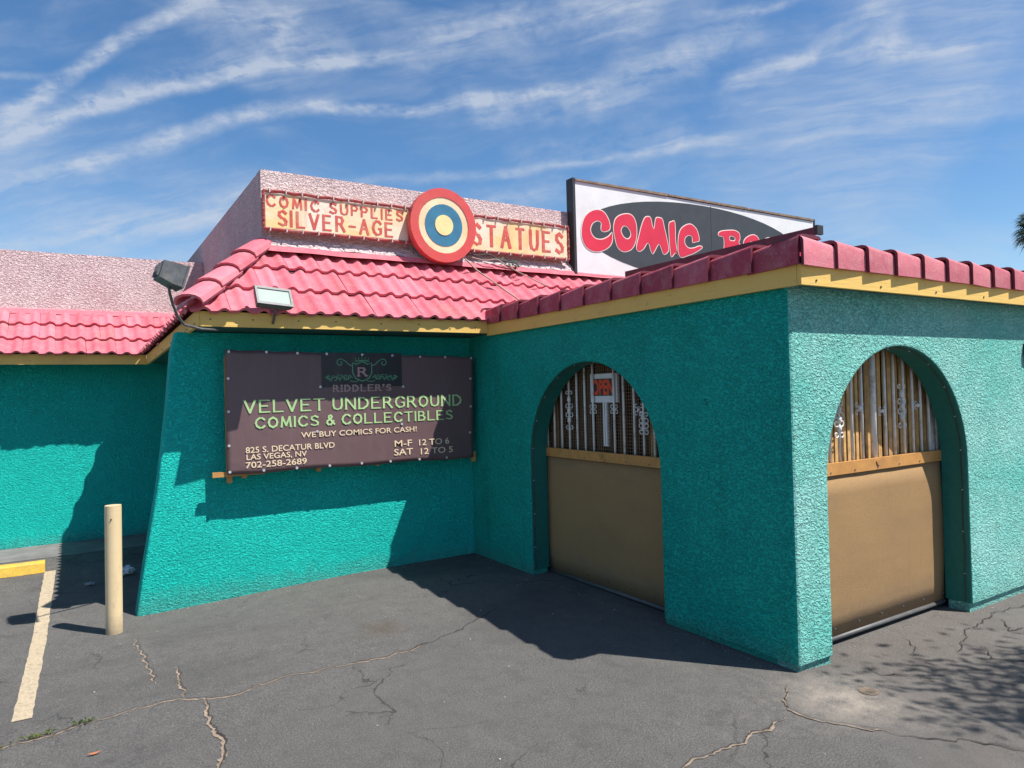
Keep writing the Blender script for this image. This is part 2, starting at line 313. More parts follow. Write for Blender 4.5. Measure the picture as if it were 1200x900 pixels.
def asphalt():
    t = NT('weathered_asphalt')
    c = t.ramp(t.noise(110, 6, .85), [(.32, (.045, .043, .040)), (.5, (.128, .124, .117)), (.70, (.42, .40, .37))])
    c = t.mix(t.ramp(t.noise(.9, 6, .6), [(.35, .0), (.7, .6)]), c, (.15, .142, .136))
    c = t.mix(t.ramp(t.noise(6.5, 7, .78), [(.45, 0), (.74, .5)]), c, (.075, .072, .072))
    c = t.mix(t.ramp(t.noise(34, 5, .8), [(.54, 0), (.72, .55)]), c, (.20, .19, .18))
    c = t.mix(t.ramp(t.noise(.45, 5, .6, 1.2), [(.50, 0), (.66, .5)]), c, (.075, .072, .073))
    hv = t.n('ShaderNodeTexVoronoi'); hv.feature = 'DISTANCE_TO_EDGE'; hv.inputs['Scale'].default_value = 1.15
    wob = t.n('ShaderNodeTexNoise'); wob.inputs['Scale'].default_value = 3.5; wob.inputs['Detail'].default_value = 6; t.l(t.pos, wob.inputs['Vector'])
    wv = t.n('ShaderNodeVectorMath'); wv.operation = 'MULTIPLY_ADD'; t.l(wob.outputs['Color'], wv.inputs[0]); wv.inputs[1].default_value = (.5, .5, 0); t.l(t.pos, wv.inputs[2]); t.l(wv.outputs[0], hv.inputs['Vector'])
    hair = t.math('MULTIPLY', t.ramp(hv.outputs['Distance'], [(.002, 1), (.007, 0)]), t.ramp(t.noise(.8, 3), [(.50, 0), (.58, .8)]))
    c = t.mix(hair, c, (.030, .028, .028))
    c = t.mix(t.math('MULTIPLY', t.ramp(t.noise(1.1, 3, .5, 0, None, (.25, 3.5, 1)), [(.55, 0), (.72, 1)]), .25), c, (.15, .145, .14))
    # lighter, older slab in front of the right gate
    w = t.n('ShaderNodeSeparateXYZ'); t.l(t.pos, w.inputs[0])
    a = t.math('ADD', w.outputs[0], t.math('MULTIPLY', w.outputs[1], -.62))
    a = t.math('ADD', a, t.math('MULTIPLY', t.noise(1.5, 5), .7))
    m = t.n('ShaderNodeMapRange'); t.l(a, m.inputs[0]); m.inputs[1].default_value = 2.35; m.inputs[2].default_value = 2.95
    old = t.mix(t.noise(3.2, 8, .72), (.12, .110, .10), (.27, .245, .225))
    old = t.mix(t.ramp(t.noise(260, 3, .7), [(.4, 0), (.7, .5)]), old, (.06, .057, .055))
    c = t.mix(m.outputs[0], c, old)
    dust = t.blob((3.72, 2.42, 0), .28, .2)
    c = t.mix(t.math('MULTIPLY', dust, t.ramp(t.noise(5, 5, .7), [(.35, 0), (.6, .9)])), c, (.42, .36, .30))
    dust2 = t.blob((3.3, 2.6, 0), .35, .3)
    c = t.mix(t.math('MULTIPLY', dust2, t.ramp(t.noise(14, 5, .8), [(.45, 0), (.65, .55)])), c, (.27, .24, .21))
    st = t.blob((2.0, 5.2, 0), .12, .12)
    c = t.mix(t.math('MULTIPLY', st, .5), c, (.11, .075, .05))
    # scattered bright aggregate specks
    v = t.n('ShaderNodeTexVoronoi'); v.inputs['Scale'].default_value = 9; t.l(t.pos, v.inputs['Vector'])
    sp = t.ramp(v.outputs['Distance'], [(.03, 1), (.05, 0)])
    c = t.mix(t.math('MULTIPLY', sp, t.ramp(t.noise(3, 2), [(.5, 0), (.6, .8)])), c, (.4, .38, .35))
    c = t.mix(t.ramp(t.noise(2.6, 7, .75, .6, None, (1, .35, 1)), [(.56, 0), (.74, .45)]), c, (.235, .22, .20))
    c = t.mix(t.ramp(t.noise(1.9, 6, .7, 0), [(.60, 0), (.70, .40)]), c, (.060, .056, .054))
    t.col(c); t.rough(.92); t.b.inputs['Specular IOR Level'].default_value = .2
    h = t.math('ADD', t.noise(240, 4, .7), t.math('MULTIPLY', t.noise(3, 5, .6), 2.5))
    h = t.math('ADD', h, t.math('MULTIPLY', t.noise(45, 5, .75), 1.4))
    t.bump(h, .009)
    return t.m
ASPH = asphalt()
CONC = simple('grey_concrete_apron', (.17, .16, .155), .9, .2, 5, bump=.003, dirt=(.10, .095, .09))
SAND = simple('sand_filled_crack', (.24, .185, .135), .95, .3, 60, bump=.004, dirt=None)
SAND = simple('sand_filled_crack', (.25, .19, .14), .95, .35, 16, bump=.004, dirt=(.07, .06, .055))
CRACKD = simple('dark_open_crack', (.035, .03, .028), .95, .3, 40)

# ------------------------------------------------------------------ ground
def grid_ground():
    xs = [-400, -120, -40, -15, -8, -5] + [-3+.15*i for i in range(74)] + [8.6, 10, 14, 25, 60, 150, 400]
    ys = [-400, -120, -40, -15, -6, -3, -1] + [.0+.15*i for i in range(78)] + [12.2, 14, 20, 40, 120, 400]
    me = bpy.data.meshes.new('ground')
    vs = [(x, y, gz(x, y)) for y in ys for x in xs]; nx = len(xs)
    fs = [(j*nx+i, j*nx+i+1, (j+1)*nx+i+1, (j+1)*nx+i) for j in range(len(ys)-1) for i in range(nx-1)]
    me.from_pydata(vs, [], fs); me.materials.append(ASPH)
    me.polygons.foreach_set('use_smooth', [True]*len(me.polygons))
    return link_mesh('ground', me)
tag(grid_ground(), 'dark worn asphalt car park in front of the shop', None, None, 'structure')
def sheet(name, pts, mat, lift=.004, n=24, kind='structure', label=None):
    """strip given by two edge polylines' ends, following the ground"""
    (a, b), (c, d) = pts; me = bpy.data.meshes.new(name); vs = []
    rnd = random.Random(3)
    for i in range(n+1):
        t = i/n
        for (p, q) in ((a, b), (c, d)):
            x = p[0]+(q[0]-p[0])*t + rnd.uniform(-.004, .004); y = p[1]+(q[1]-p[1])*t
            vs.append((x, y, gz(x, y)+lift))
    me.from_pydata(vs, [], [(2*i, 2*i+1, 2*i+3, 2*i+2) for i in range(n)]); me.materials.append(mat)
    o = link_mesh(name, me); tag(o, label, None, None, kind); return o
sheet('walkway', (((-9, 9.95), (1.28, 9.92)), ((-9, 10.83), (1.28, 10.83))), CONC, .004, 20, label='pale concrete walkway along the recessed wall')
sheet('parking_stripe', (((-.335, 4.95), (-.303, 9.12)), ((-.238, 4.95), (-.200, 9.12))), STRIPE, .004, 60, label='worn cream parking stripe on the asphalt')
CR = {'a':[(-0.7,4.5),(-0.362, 4.586), (-0.214, 4.593), (-0.059, 4.659), (0.105, 4.68), (0.302, 4.713), (0.509, 4.722), (0.635, 4.603), (0.826, 4.584), (1.107, 4.684), (1.425, 4.627), (1.654, 4.606), (1.907, 4.615), (2.085, 4.648)],
'b':[(0.371, 6.3), (0.373, 5.877), (0.4, 5.514), (0.414, 5.233), (0.409, 5.069)],
'c':[(0.554, 5.347), (0.55, 5.084), (0.538, 4.85), (0.54, 4.72)],
'd':[(0.618, 4.615), (0.608, 4.416), (0.606, 4.227), (0.602, 4.088), (0.639, 3.951), (0.611, 3.834), (0.568, 3.717), (0.527, 3.608), (.5, 3.3)],
'e':[(2.1, 2.3), (2.414, 2.435), (2.6, 2.447), (2.736, 2.432), (2.919, 2.452), (3.09, 2.455), (3.235, 2.495)],
'f':[(3.57, 2.729), (3.397, 2.611), (3.33, 2.528), (3.318, 2.412), (3.376, 2.3), (3.44, 2.197), (3.521, 2.062)],
'g':[(3.521, 2.062), (3.606, 1.916), (3.742, 1.822), (3.9, 1.55)],
'h':[(5.203, 2.35), (5.05, 2.28), (5.181, 2.141), (5.6, 1.9)], 'i':[(4.968, 2.82), (4.928, 2.713), (4.75, 2.6)], 'j':[(5.956, 2.594), (5.727, 2.452), (5.951, 2.401), (6.4, 2.3)],
'k':[(4.3, 2.72), (4.25, 2.55), (4.45, 2.4), (4.42, 2.3)], 'l':[(1.95, 4.63), (2.4, 4.75), (3.0, 5.1)], 'm': [(5.0,2.45),(5.5,2.62),(6.1,2.7),(6.9,2.6)]}
def crack(name, pts, width, mat, seed, lift=.003, label=None, fade=True):
    rnd = random.Random(seed); P = []
    for a, b in zip(pts, pts[1:]):
        a = Vector((*a, 0)); b = Vector((*b, 0)); n = max(2, int((b-a).length/.022))
        for i in range(n): P.append(a.lerp(b, i/n))
    P.append(Vector((*pts[-1], 0)))
    vs = []; n = len(P)
    for i, p in enumerate(P):
        t = (P[min(i+1, n-1)]-P[max(i-1, 0)]).normalized(); s = Vector((-t.y, t.x, 0))
        o = s*(mnoise.noise(p*9)*.035 + mnoise.noise(p*33)*.016 + rnd.uniform(-.004, .004))
        w = width*(.35+1.1*abs(mnoise.noise(p*7+Vector((3, 1, 0)))) + rnd.random()*.45) * (min(1, (i+2)/8, (n-i+1)/8) if fade else 1)
        for q in (p+o+s*w*.5, p+o-s*w*.5): vs.append((q.x, q.y, gz(q.x, q.y)+lift))
    me = bpy.data.meshes.new(name); me.from_pydata(vs, [], [(2*i, 2*i+1, 2*i+3, 2*i+2) for i in range(n-1)]); me.materials.append(mat)
    o = link_mesh(name, me); tag(o, label, None, None, 'structure'); return o
for i, (k, w, m) in enumerate((('a', .020, SAND), ('b', .015, SAND), ('c', .016, SAND), ('d', .027, SAND), ('e', .018, SAND), ('f', .014, SAND), ('g', .010, CRACKD), ('h', .012, CRACKD), ('i', .010, CRACKD), ('j', .014, CRACKD), ('k', .010, CRACKD), ('l', .008, CRACKD), ('m', .008, CRACKD))):
    crack('crack', CR[k], w, m, i, .003+.0004*i, 'jagged crack in the asphalt' if m is CRACKD else 'jagged sand filled crack in the asphalt')
    if m is SAND: crack('crack', [(x+.012, y+.006) for x, y in CR[k]], w*.35, CRACKD, i, .0085+.0003*i, 'dark open line beside the sand filled crack')

# ------------------------------------------------------------------ building
BLD = empty('comic_shop_building', (2.5, 8, 0))
tag(BLD, 'single storey teal stucco comic shop with pink tiled roof edges and arched porch', 'building')
X1, Y1 = 3.797, 2.80          # outer corner of the porch
YB, YL = 6.98, 10.85          # banner wall, recessed left wall
ZS = 2.425
def arch_notch(c, rad, spring, zb, n=28):
    return [(c-rad, zb), (c-rad, spring*.5)] + [(c-rad*math.cos(math.pi*i/n), spring+rad*math.sin(math.pi*i/n)) for i in range(n+1)] + [(c+rad, spring*.5), (c+rad, zb)]
def bevel_edges(bm, test, w=.014, seg=2):
    es = [e for e in bm.edges if test(e)]
    if es: bmesh.ops.bevel(bm, geom=es, offset=w, segments=seg, profile=.5, affect='EDGES')
# front wall of the porch (faces the camera side, sun bleached)
ZB = .045
XE = 9.4
bm = B()
outline = [(X1, ZB)] + arch_notch(5.05, .90, 1.155, ZB) + [(XE, ZB), (XE, ZS), (X1, ZS)]
extrude_poly(bm, outline, lambda a, b, d: (a, d, b), Y1, Y1+.2)
bmesh.ops.recalc_face_normals(bm, faces=bm.faces[:])
bevel_edges(bm, lambda e: all(abs(v.co.x-X1) < 1e-4 and abs(v.co.y-Y1) < 1e-4 for v in e.verts), .03, 4)
bevel_edges(bm, lambda e: all(abs(v.co.y-Y1) < 1e-4 for v in e.verts) and all((abs(v.co.x-5.05) < .905 and v.co.z < 2.2) for v in e.verts), .016, 3)
W_FRONT = obj('porch_front_wall', bm, TEAL_FADED, BLD)
# side wall
bm = B()
outline = [(Y1+.2, ZB)] + arch_notch(4.885, .905, 1.145, ZB) + [(YB, ZB), (YB, ZS), (Y1+.2, ZS)]
extrude_poly(bm, outline, lambda a, b, d: (d, a, b), X1, X1+.2)
bmesh.ops.recalc_face_normals(bm, faces=bm.faces[:])
bevel_edges(bm, lambda e: all(abs(v.co.x-X1) < 1e-4 for v in e.verts) and all((abs(v.co.y-4.885) < .91 and v.co.z < 2.2) for v in e.verts), .016, 3)
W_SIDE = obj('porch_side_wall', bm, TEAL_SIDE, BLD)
# the front wall's return face takes the side wall's darker teal
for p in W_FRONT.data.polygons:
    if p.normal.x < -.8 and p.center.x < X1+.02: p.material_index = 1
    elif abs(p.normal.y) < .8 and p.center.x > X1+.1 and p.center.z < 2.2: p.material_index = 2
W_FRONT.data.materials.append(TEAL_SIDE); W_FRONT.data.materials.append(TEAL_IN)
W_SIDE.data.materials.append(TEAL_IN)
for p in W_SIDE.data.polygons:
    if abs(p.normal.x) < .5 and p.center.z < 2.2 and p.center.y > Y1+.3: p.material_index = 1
# inset base strip under the stucco
bm = B()
box(bm, X1+.022, 4.15, Y1+.022, Y1+.18, -.15, ZB-.002); obj('foundation_strip', bm, TEAL_FADED, BLD)
bm = B(); box(bm, 5.95, XE, Y1+.022, Y1+.18, -.15, ZB-.002); obj('foundation_strip', bm, TEAL_FADED, BLD)
bm = B()
box(bm, X1+.022, X1+.178, Y1+.183, 3.98, -.15, ZB-.002); obj('foundation_strip', bm, TEAL_SIDE, BLD)
bm = B(); box(bm, X1+.002, X1+.178, 5.79, YB-.002, -.15, ZB-.002)
obj('foundation_strip', bm, TEAL_SIDE, BLD)
# banner wall with the flared wing
bm = B()
outline = [(.428, -.25), (X1+.2, -.25), (X1+.2, ZS), (.787, ZS), (.745, 2.247), (.705, 1.80), (.652, 1.335), (.615, 1.06), (.576, .823), (.50, .38), (.428, -.082)]
extrude_poly(bm, outline, lambda a, b, d: (a, d, b), YB, YB+.2)
bmesh.ops.recalc_face_normals(bm, faces=bm.faces[:])
bevel_edges(bm, lambda e: all(abs(v.co.y-YB) < 1e-4 for v in e.verts) and all(v.co.x < .8 for v in e.verts) and (e.verts[0].co-e.verts[1].co).length > .05, .02, 3)
obj('front_wall', bm, TEAL, BLD)
bm = B(); box(bm, 1.3, 1.5, YB+.2, YL, -.25, ZS); obj('side_wall', bm, TEAL, BLD)
bm = B(); box(bm, -7.5, 1.5, YL, YL+.2, -.25, 2.33); obj('recessed_wall', bm, TEAL, BLD)
# porch interior
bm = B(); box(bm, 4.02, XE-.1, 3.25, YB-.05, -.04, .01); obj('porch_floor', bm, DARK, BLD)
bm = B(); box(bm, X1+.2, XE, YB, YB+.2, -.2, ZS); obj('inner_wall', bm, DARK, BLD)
bm = B(); box(bm, XE-.2, XE, Y1+.2, YB, -.2, ZS); obj('porch_end_wall', bm, TEAL_SIDE, BLD)
# soffits
bm = B(); box(bm, 3.787, XE+.1, 2.702, 7.2, ZS, ZS+.03); obj('porch_soffit', bm, SOFFIT, BLD)
bm = B(); box(bm, .92, 3.785, 6.502, 7.3, ZS+.008, ZS+.038); obj('soffit', bm, SOFFIT, BLD)
bm = B(); hexa(bm, [(.92, 7.302, ZS), (1.6, 7.302, ZS), (1.6, 10.4, 2.34), (.86, 10.4, 2.31), (.92, 7.302, ZS+.03), (1.6, 7.302, ZS+.03), (1.6, 10.4, 2.37), (.86, 10.4, 2.34)]); obj('soffit', bm, SOFFIT, BLD)
bm = B(); box(bm, -7.5, 1.6, 10.415, 11.3, 2.336, 2.364); obj('soffit', bm, SOFFIT, BLD)
# fascia boards
def board(v): 
    bm = B(); hexa(bm, v); return obj('fascia_board', bm, FASCIA, BLD)
ZF0, ZF1 = 2.405, 2.535
bm = B(); box(bm, 3.755, XE+.12, 2.67, 2.70, ZF0+.004, ZF1); obj('fascia_board', bm, FASCIA, BLD)
bm = B(); box(bm, 3.755, 3.785, 2.703, 6.50, ZF0+.004, ZF1+.014); obj('fascia_board', bm, FASCIA, BLD)
bm = B(); box(bm, .917, 3.752, 6.47, 6.50, 2.434, 2.562); obj('fascia_board', bm, FASCIA, BLD)
board([(.885, 6.47, 2.434), (.915, 6.47, 2.434), (.845, 10.38, 2.294), (.815, 10.38, 2.294), (.885, 6.47, 2.562), (.915, 6.47, 2.562), (.845, 10.38, 2.42), (.815, 10.38, 2.42)])
bm = B(); box(bm, -7.5, .813, 10.38, 10.41, 2.294, 2.42); obj('fascia_board', bm, FASCIA, BLD)
# nail heads in the fascia
bm = B()
rnd = random.Random(5)
def nail(p, ax):
    a = Vector(ax)*.003; tube(bm, [Vector(p)-a, Vector(p)+a], .007, 6)
for x in [1.0, 1.35, 1.75, 2.1, 2.55, 2.95, 3.3, 3.6]: nail((x, 6.468, 2.47+rnd.random()*.04), (0, 1, 0))
for x in (3.9, 4.6, 5.3, 6.0): nail((x, 2.668, 2.44), (0, 1, 0))
for y in (6.5, 6.9, 7.4, 8.0, 8.7, 9.4): nail((.878-(y-6.4)*.0167, y, 2.46-(y-6.34)*.034), (1, 0, 0))
tag(obj('nail_head', bm, BLACK, BLD), None, None, None, 'stuff')
# parapets
bm = B(); box(bm, 1.65, 10.7, 7.4, 7.6, 2.5, 4.150); P1 = obj('front_parapet', bm, PINK_ST, BLD)
bm = B(); box(bm, 1.652, 1.85, 7.603, 14.5, 2.5, 4.147); obj('side_parapet', bm, PINK_ST, BLD)
bm = B(); box(bm, -7.5, 1.649, 11.2, 11.4, 2.5, 3.833); obj('rear_parapet', bm, PINK_ST, BLD)
bm = B(); box(bm, 1.86, 10.7, 7.61, 14.4, 3.2, 3.3); obj('flat_roof', bm, DECKM, BLD)
bm = B(); box(bm, -7.5, 1.64, 11.41, 14.4, 3.0, 3.1); obj('flat_roof', bm, DECKM, BLD)
# lumpy whitewashed membrane ledge at the parapet foot + metal flashing
def lumpy(x0, x1, y, z0, z1, d, nx, nz, seed):
    bm = B(); V = []
    for i in range(nx+1):
        row = []
        for j in range(nz+1):
            x = x0+(x1-x0)*i/nx; z = z0+(z1-z0)*j/nz
            e = 0 if j in (0, nz) else 1
            n = mnoise.noise(Vector((x*7, z*22, seed)))*.020+mnoise.noise(Vector((x*19, z*50, seed)))*.008
            zz = z + (mnoise.noise(Vector((x*5, 0, seed)))*.030+mnoise.noise(Vector((x*16, 5, seed)))*.008 if j == nz else 0) + (mnoise.noise(Vector((x*6, 9, seed)))*.012 if j == 0 else 0)
            row.append(bm.verts.new((x, y-d*(1-j/nz)**.8-n*e, zz)))
        V.append(row)
    for i in range(nx):
        for j in range(nz): bm.faces.new((V[i][j], V[i+1][j], V[i+1][j+1], V[i][j+1]))
    return bm
obj('membrane_upstand', lumpy(1.645, 5.56, 7.4, 3.352, 3.480, .105, 160, 9, 1.7), WHITE_ROUGH, BLD, smooth=True)
bm = B(); N_ = 60
V = []
for i in range(N_+1):
    x = 1.64+(6.6-1.64)*i/N_; w = mnoise.noise(Vector((x*2.2, 3, 0)))*.010
    V.append([bm.verts.new((x, 7.392, 3.350+w)), bm.verts.new((x, 7.285, 3.350+w)), bm.verts.new((x, 7.262, 3.296+w)), bm.verts.new((x, 7.23, 3.286+w))])
for a, b in zip(V, V[1:]):
    for j in range(3): bm.faces.new((a[j], b[j], b[j+1], a[j+1]))
obj('flashing', bm, PINK_TILE, BLD)
bm = B(); hexa(bm, [(-7.5, 11.13, 3.0), (1.6, 11.13, 3.0), (1.6, 11.198, 3.0), (-7.5, 11.198, 3.0), (-7.5, 11.155, 3.062), (1.6, 11.155, 3.062), (1.6, 11.198, 3.075), (-7.5, 11.198, 3.075)])
obj('flashing', bm, PINK_TILE, BLD)

# --- sloping tiled roof edges
def roof_part(verts):
    bm = B(); vs = [bm.verts.new(v) for v in verts]; bm.faces.new(vs)
    ext = bmesh.ops.extrude_face_region(bm, geom=bm.faces[:])
    bmesh.ops.translate(bm, vec=(0, 0, -.06), verts=[g for g in ext['geom'] if isinstance(g, bmesh.types.BMVert)])
    return obj('tiled_roof', bm, DECKM, BLD)
EV = Vector((.865, 6.46, 2.575)); HP = Vector((1.65, 7.4, 3.32))
VL = Vector((.80, 10.36, 2.43)); VP_ = Vector((1.65, 11.2, 3.03))
R_MAIN = roof_part([EV+Vector((.08, .08, .045)), (6.6, 6.54, 2.62), (6.6, 7.4, 3.30), HP])
R_SIDE = roof_part([EV+Vector((.078, .081, .044)), HP-Vector((.001, 0, .001)), (1.649, 11.2, 3.16), VL+Vector((.08, 0, .07))])
R_LEFT = roof_part([VL+Vector((.08, .08, .05)), VP_-Vector((0, 0, .002)), (-7.5, 11.2, 3.02), (-7.5, 10.44, 2.48)])
TW = .166
def tile_bm(w, L):
    bm = B(); nu = 8
    def h(t):   # S  profile: flat pan, round crest
        k = max(0, 1-abs((t-.68)/.34)); return .034*(math.sin(k*math.pi/2)**1.4 if k > 0 else 0)
    vv = []
    for j, (v, nrm) in enumerate(((0, .040), (L*.5, .022), (L, .004))):
        vv.append([(w*i/nu, v, nrm+h(i/nu)) for i in range(nu+1)])
    top = [[bm.verts.new(p) for p in row] for row in vv]
    bot = [bm.verts.new((p[0], p[1]+.004, p[2]-.030)) for p in vv[0]]
    for A, C in zip(top, top[1:]):
        for i in range(nu): bm.faces.new((A[i], A[i+1], C[i+1], C[i]))
    for i in range(nu): bm.faces.new((bot[i], bot[i+1], top[0][i+1], top[0][i]))
    # side lip so a dark joint line shows
    sd = [bm.verts.new((w, p[1], p[2]-.02)) for p in (vv[0][-1], vv[1][-1], vv[2][-1])]
    for k in range(2): bm.faces.new((top[k][-1], top[k+1][-1], sd[k+1], sd[k]))
    return bm
def mesh_of(bm, mat, smooth=True):
    bmesh.ops.recalc_face_normals(bm, faces=bm.faces[:])
    me = bpy.data.meshes.new('roof_tile'); bm.to_mesh(me); bm.free(); me.materials.append(mat)
    if smooth: me.polygons.foreach_set('use_smooth', [True]*len(me.polygons)); me.set_sharp_from_angle(angle=math.radians(40))
    return me
def tile_field(parent, base, A, S, N_, cols, rows, expo, clips, seed):
    L = expo+.05; shared = mesh_of(tile_bm(TW, L), PINK_TILE); rnd = random.Random(seed)
    base_off = Vector(BLD.location)
    for c in cols:
        for rr_ in range(rows):
            o0 = base + A*(c*TW+rnd.uniform(-.004, .004)) + S*(rr_*expo+rnd.uniform(-.010, .010)+.012*mnoise.noise(Vector((c*.35, rr_*3, seed)))) + N_*rnd.uniform(-.001, .006)
            mt = Matrix.Translation(o0) @ Matrix(((A.x, S.x, N_.x), (A.y, S.y, N_.y), (A.z, S.z, N_.z))).to_4x4()
            mt = mt @ Matrix.Rotation(rnd.uniform(-.006, .006), 4, 'Z') @ Matrix.Rotation(rnd.uniform(-.012, .006), 4, 'X')
            corners = [mt @ Vector(p) for p in ((0, 0, 0), (TW, 0, 0), (TW, L, 0), (0, L, 0))]
            skip = False; cut = []
            for pc, pn in clips:
                ds = [(q-pc).dot(pn) for q in corners]
                if max(ds) < .012: skip = True
                elif min(ds) < 0: cut.append((pc, pn))
            if skip: continue
            me = shared
            if cut:
                bm = tile_bm(TW, L); inv = mt.inverted()
                for pc, pn in cut:
                    bmesh.ops.bisect_plane(bm, geom=bm.verts[:]+bm.edges[:]+bm.faces[:], plane_co=inv @ pc, plane_no=(inv.to_3x3() @ pn), clear_inner=True)
                if not bm.faces: bm.free(); continue
                me = mesh_of(bm, PINK_TILE)
            o = bpy.data.objects.new('roof_tile', me); COL.objects.link(o); o.parent = parent
            o.matrix_parent_inverse = Matrix.Identity(4)
            o.matrix_basis = Matrix.Translation(-base_off - Vector(parent.location)) @ mt
def frame(A, P):
    A = A.normalized(); S = (P - A*P.dot(A)).normalized(); N_ = A.cross(S).normalized()
    if N_.z < 0: N_ = -N_
    return A, S, N_
hip_n = Vector((0, 0, 1)).cross(Vector((HP.x-EV.x, HP.y-EV.y, 0))).normalized()     # points to -x side
val_n = Vector((0, 0, 1)).cross(Vector((VP_.x-VL.x, VP_.y-VL.y, 0))).normalized()
A, S, Nn = frame(Vector((1, 0, 0)), Vector((0, .96, .775)))
tile_field(R_MAIN, Vector((.83, 6.445, 2.536)), A, S, Nn, range(-1, 35), 3, 1.232/3, [(EV, -hip_n)], 1)
A, S, Nn = frame(Vector((1, 0, 0)), Vector((0, .86, .62)))
tile_field(R_LEFT, Vector((.80-TW*28, 10.335, 2.396)), A, S, Nn, range(0, 34), 3, 1.065/3, [(VL, val_n)], 2)
A, S, Nn = frame(VL-EV, Vector((.79, 0, .755)))
Asd = -A; Ssd = S; Nsd = Asd.cross(Ssd)
tile_field(R_SIDE, VL+Vector((-.03, 0, -.025))+Asd*(-TW*7), Asd, Ssd, Nsd if Nsd.z > 0 else -Nsd, range(0, 32), 3, 1.09/3, [(EV, hip_n), (VL, -val_n)], 3)
# hip caps
def cap_mesh(L, r0, r1, hgt, n=7):
    bm = B(); R = []
    for v, rad, lift in ((0, r0, .035), (L, r1, 0)):
        R.append([(rad*math.cos(math.pi*i/n), v, lift+hgt*math.sin(math.pi*i/n)**.8) for i in range(n+1)])
    T = [[bm.verts.new(p) for p in row] for row in R]; U = [[bm.verts.new((p[0]*.9, p[1]+.001, p[2]-.022)) for p in row] for row in R]
    for i in range(n):
        bm.faces.new((T[0][i], T[0][i+1], T[1][i+1], T[1][i])); bm.faces.new((U[0][i], U[0][i+1], U[1][i+1], U[1][i]))
        bm.faces.new((T[0][i], T[0][i+1], U[0][i+1], U[0][i]))
    return bm
hipdir = (HP-EV); HL = hipdir.length; hd = hipdir.normalized()
ax = hd.cross(Vector((0, 0, 1))).normalized(); up = ax.cross(hd).normalized()
if up.z < 0: up = -up
capme = mesh_of(cap_mesh(HL/4+.06, .135, .12, .085), PINK_TILE, False)
capme.name = 'hip_cap'
for i in range(4):
    o0 = EV + hd*(i*HL/4-.03) + up*.035
    mt = Matrix.Translation(o0) @ Matrix(((ax.x, hd.x, up.x), (ax.y, hd.y, up.y), (ax.z, hd.z, up.z))).to_4x4()
    o = bpy.data.objects.new('hip_cap', capme); COL.objects.link(o); o.parent = R_MAIN; o.matrix_basis = Matrix.Translation(-Vector(BLD.location)-Vector(R_MAIN.location)) @ mt
# porch roof deck and edge tiles
bm = B(); box(bm, 3.76, XE+.1, 2.74, 6.9, 2.56, 2.60); R_PORCH = obj('porch_roof', bm, RED_PAINT, BLD)
def edge_tile_bm(L, flare=.046):
    """local: x along the run, y inward, z up; the x=0 end is the flared one"""
    prof = [(0, 0), (0, .05), (0, .112), (.004, .128), (.014, .142), (.030, .150), (.12, .152), (.19, .148)]
    bm = B(); T = []; U = []
    for x, fl in ((0, flare), (L*.5, flare*.5), (L, 0)):
        row = []; rowi = []
        for k, (yy, zz) in enumerate(prof):
            oy = -fl*.86*max(0, 1-yy/.05); oz = 0 if zz < .11 else fl*.8
            row.append(bm.verts.new((x, yy+oy*.8, zz+oz)))
            rowi.append(bm.verts.new((x, max(yy+oy*.8+.020, yy if yy > .03 else -9), min(zz, .130)+oz)))
        T.append(row); U.append(rowi)
    n = len(prof)
    for a, b in zip(T, T[1:]):
        for k in range(n-1): bm.faces.new((a[k], a[k+1], b[k+1], b[k]))
    for a, b in zip(U, U[1:]):
        for k in range(n-1): bm.faces.new((a[k], b[k], b[k+1], a[k+1]))
    for E_ in (0, -1):
        for k in range(n-1): bm.faces.new((T[E_][k], T[E_][k+1], U[E_][k+1], U[E_][k]))
    for a, b, c, d in ((T[0], T[1], U[0], U[1]), (T[1], T[2], U[1], U[2])):
        bm.faces.new((a[0], b[0], d[0], c[0])); bm.faces.new((a[-1], b[-1], d[-1], c[-1]))
    return bm
def et_mesh(mat, L):
    bm = edge_tile_bm(L); bmesh.ops.recalc_face_normals(bm, faces=bm.faces[:])
    for f_ in bm.faces:
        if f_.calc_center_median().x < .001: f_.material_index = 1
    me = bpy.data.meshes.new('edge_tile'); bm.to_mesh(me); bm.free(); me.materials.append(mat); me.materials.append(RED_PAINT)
    me.polygons.foreach_set('use_smooth', [True]*len(me.polygons)); me.set_sharp_from_angle(angle=math.radians(38)); return me
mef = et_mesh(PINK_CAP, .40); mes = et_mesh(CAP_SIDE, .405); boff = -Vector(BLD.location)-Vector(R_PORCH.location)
rnd = random.Random(9)
for i in range(17):
    o = bpy.data.objects.new('edge_tile', mef); COL.objects.link(o); o.parent = R_PORCH
    o.matrix_basis = Matrix.Translation(boff) @ Matrix.Translation((3.735+.339*i+rnd.uniform(-.006, .006), 2.664, 2.522)) @ Matrix.Rotation(rnd.uniform(-.022, .022), 4, 'Y') @ Matrix.Rotation(rnd.uniform(-.018, .012), 4, 'Z')
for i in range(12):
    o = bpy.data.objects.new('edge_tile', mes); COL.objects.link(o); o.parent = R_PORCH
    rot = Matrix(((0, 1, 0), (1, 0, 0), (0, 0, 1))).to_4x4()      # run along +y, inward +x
    o.matrix_basis = Matrix.Translation(boff) @ Matrix.Translation((3.747, 2.66+.352*i+rnd.uniform(-.006, .006), 2.530)) @ Matrix.Rotation(rnd.uniform(-.018, .018), 4, 'X') @ rot

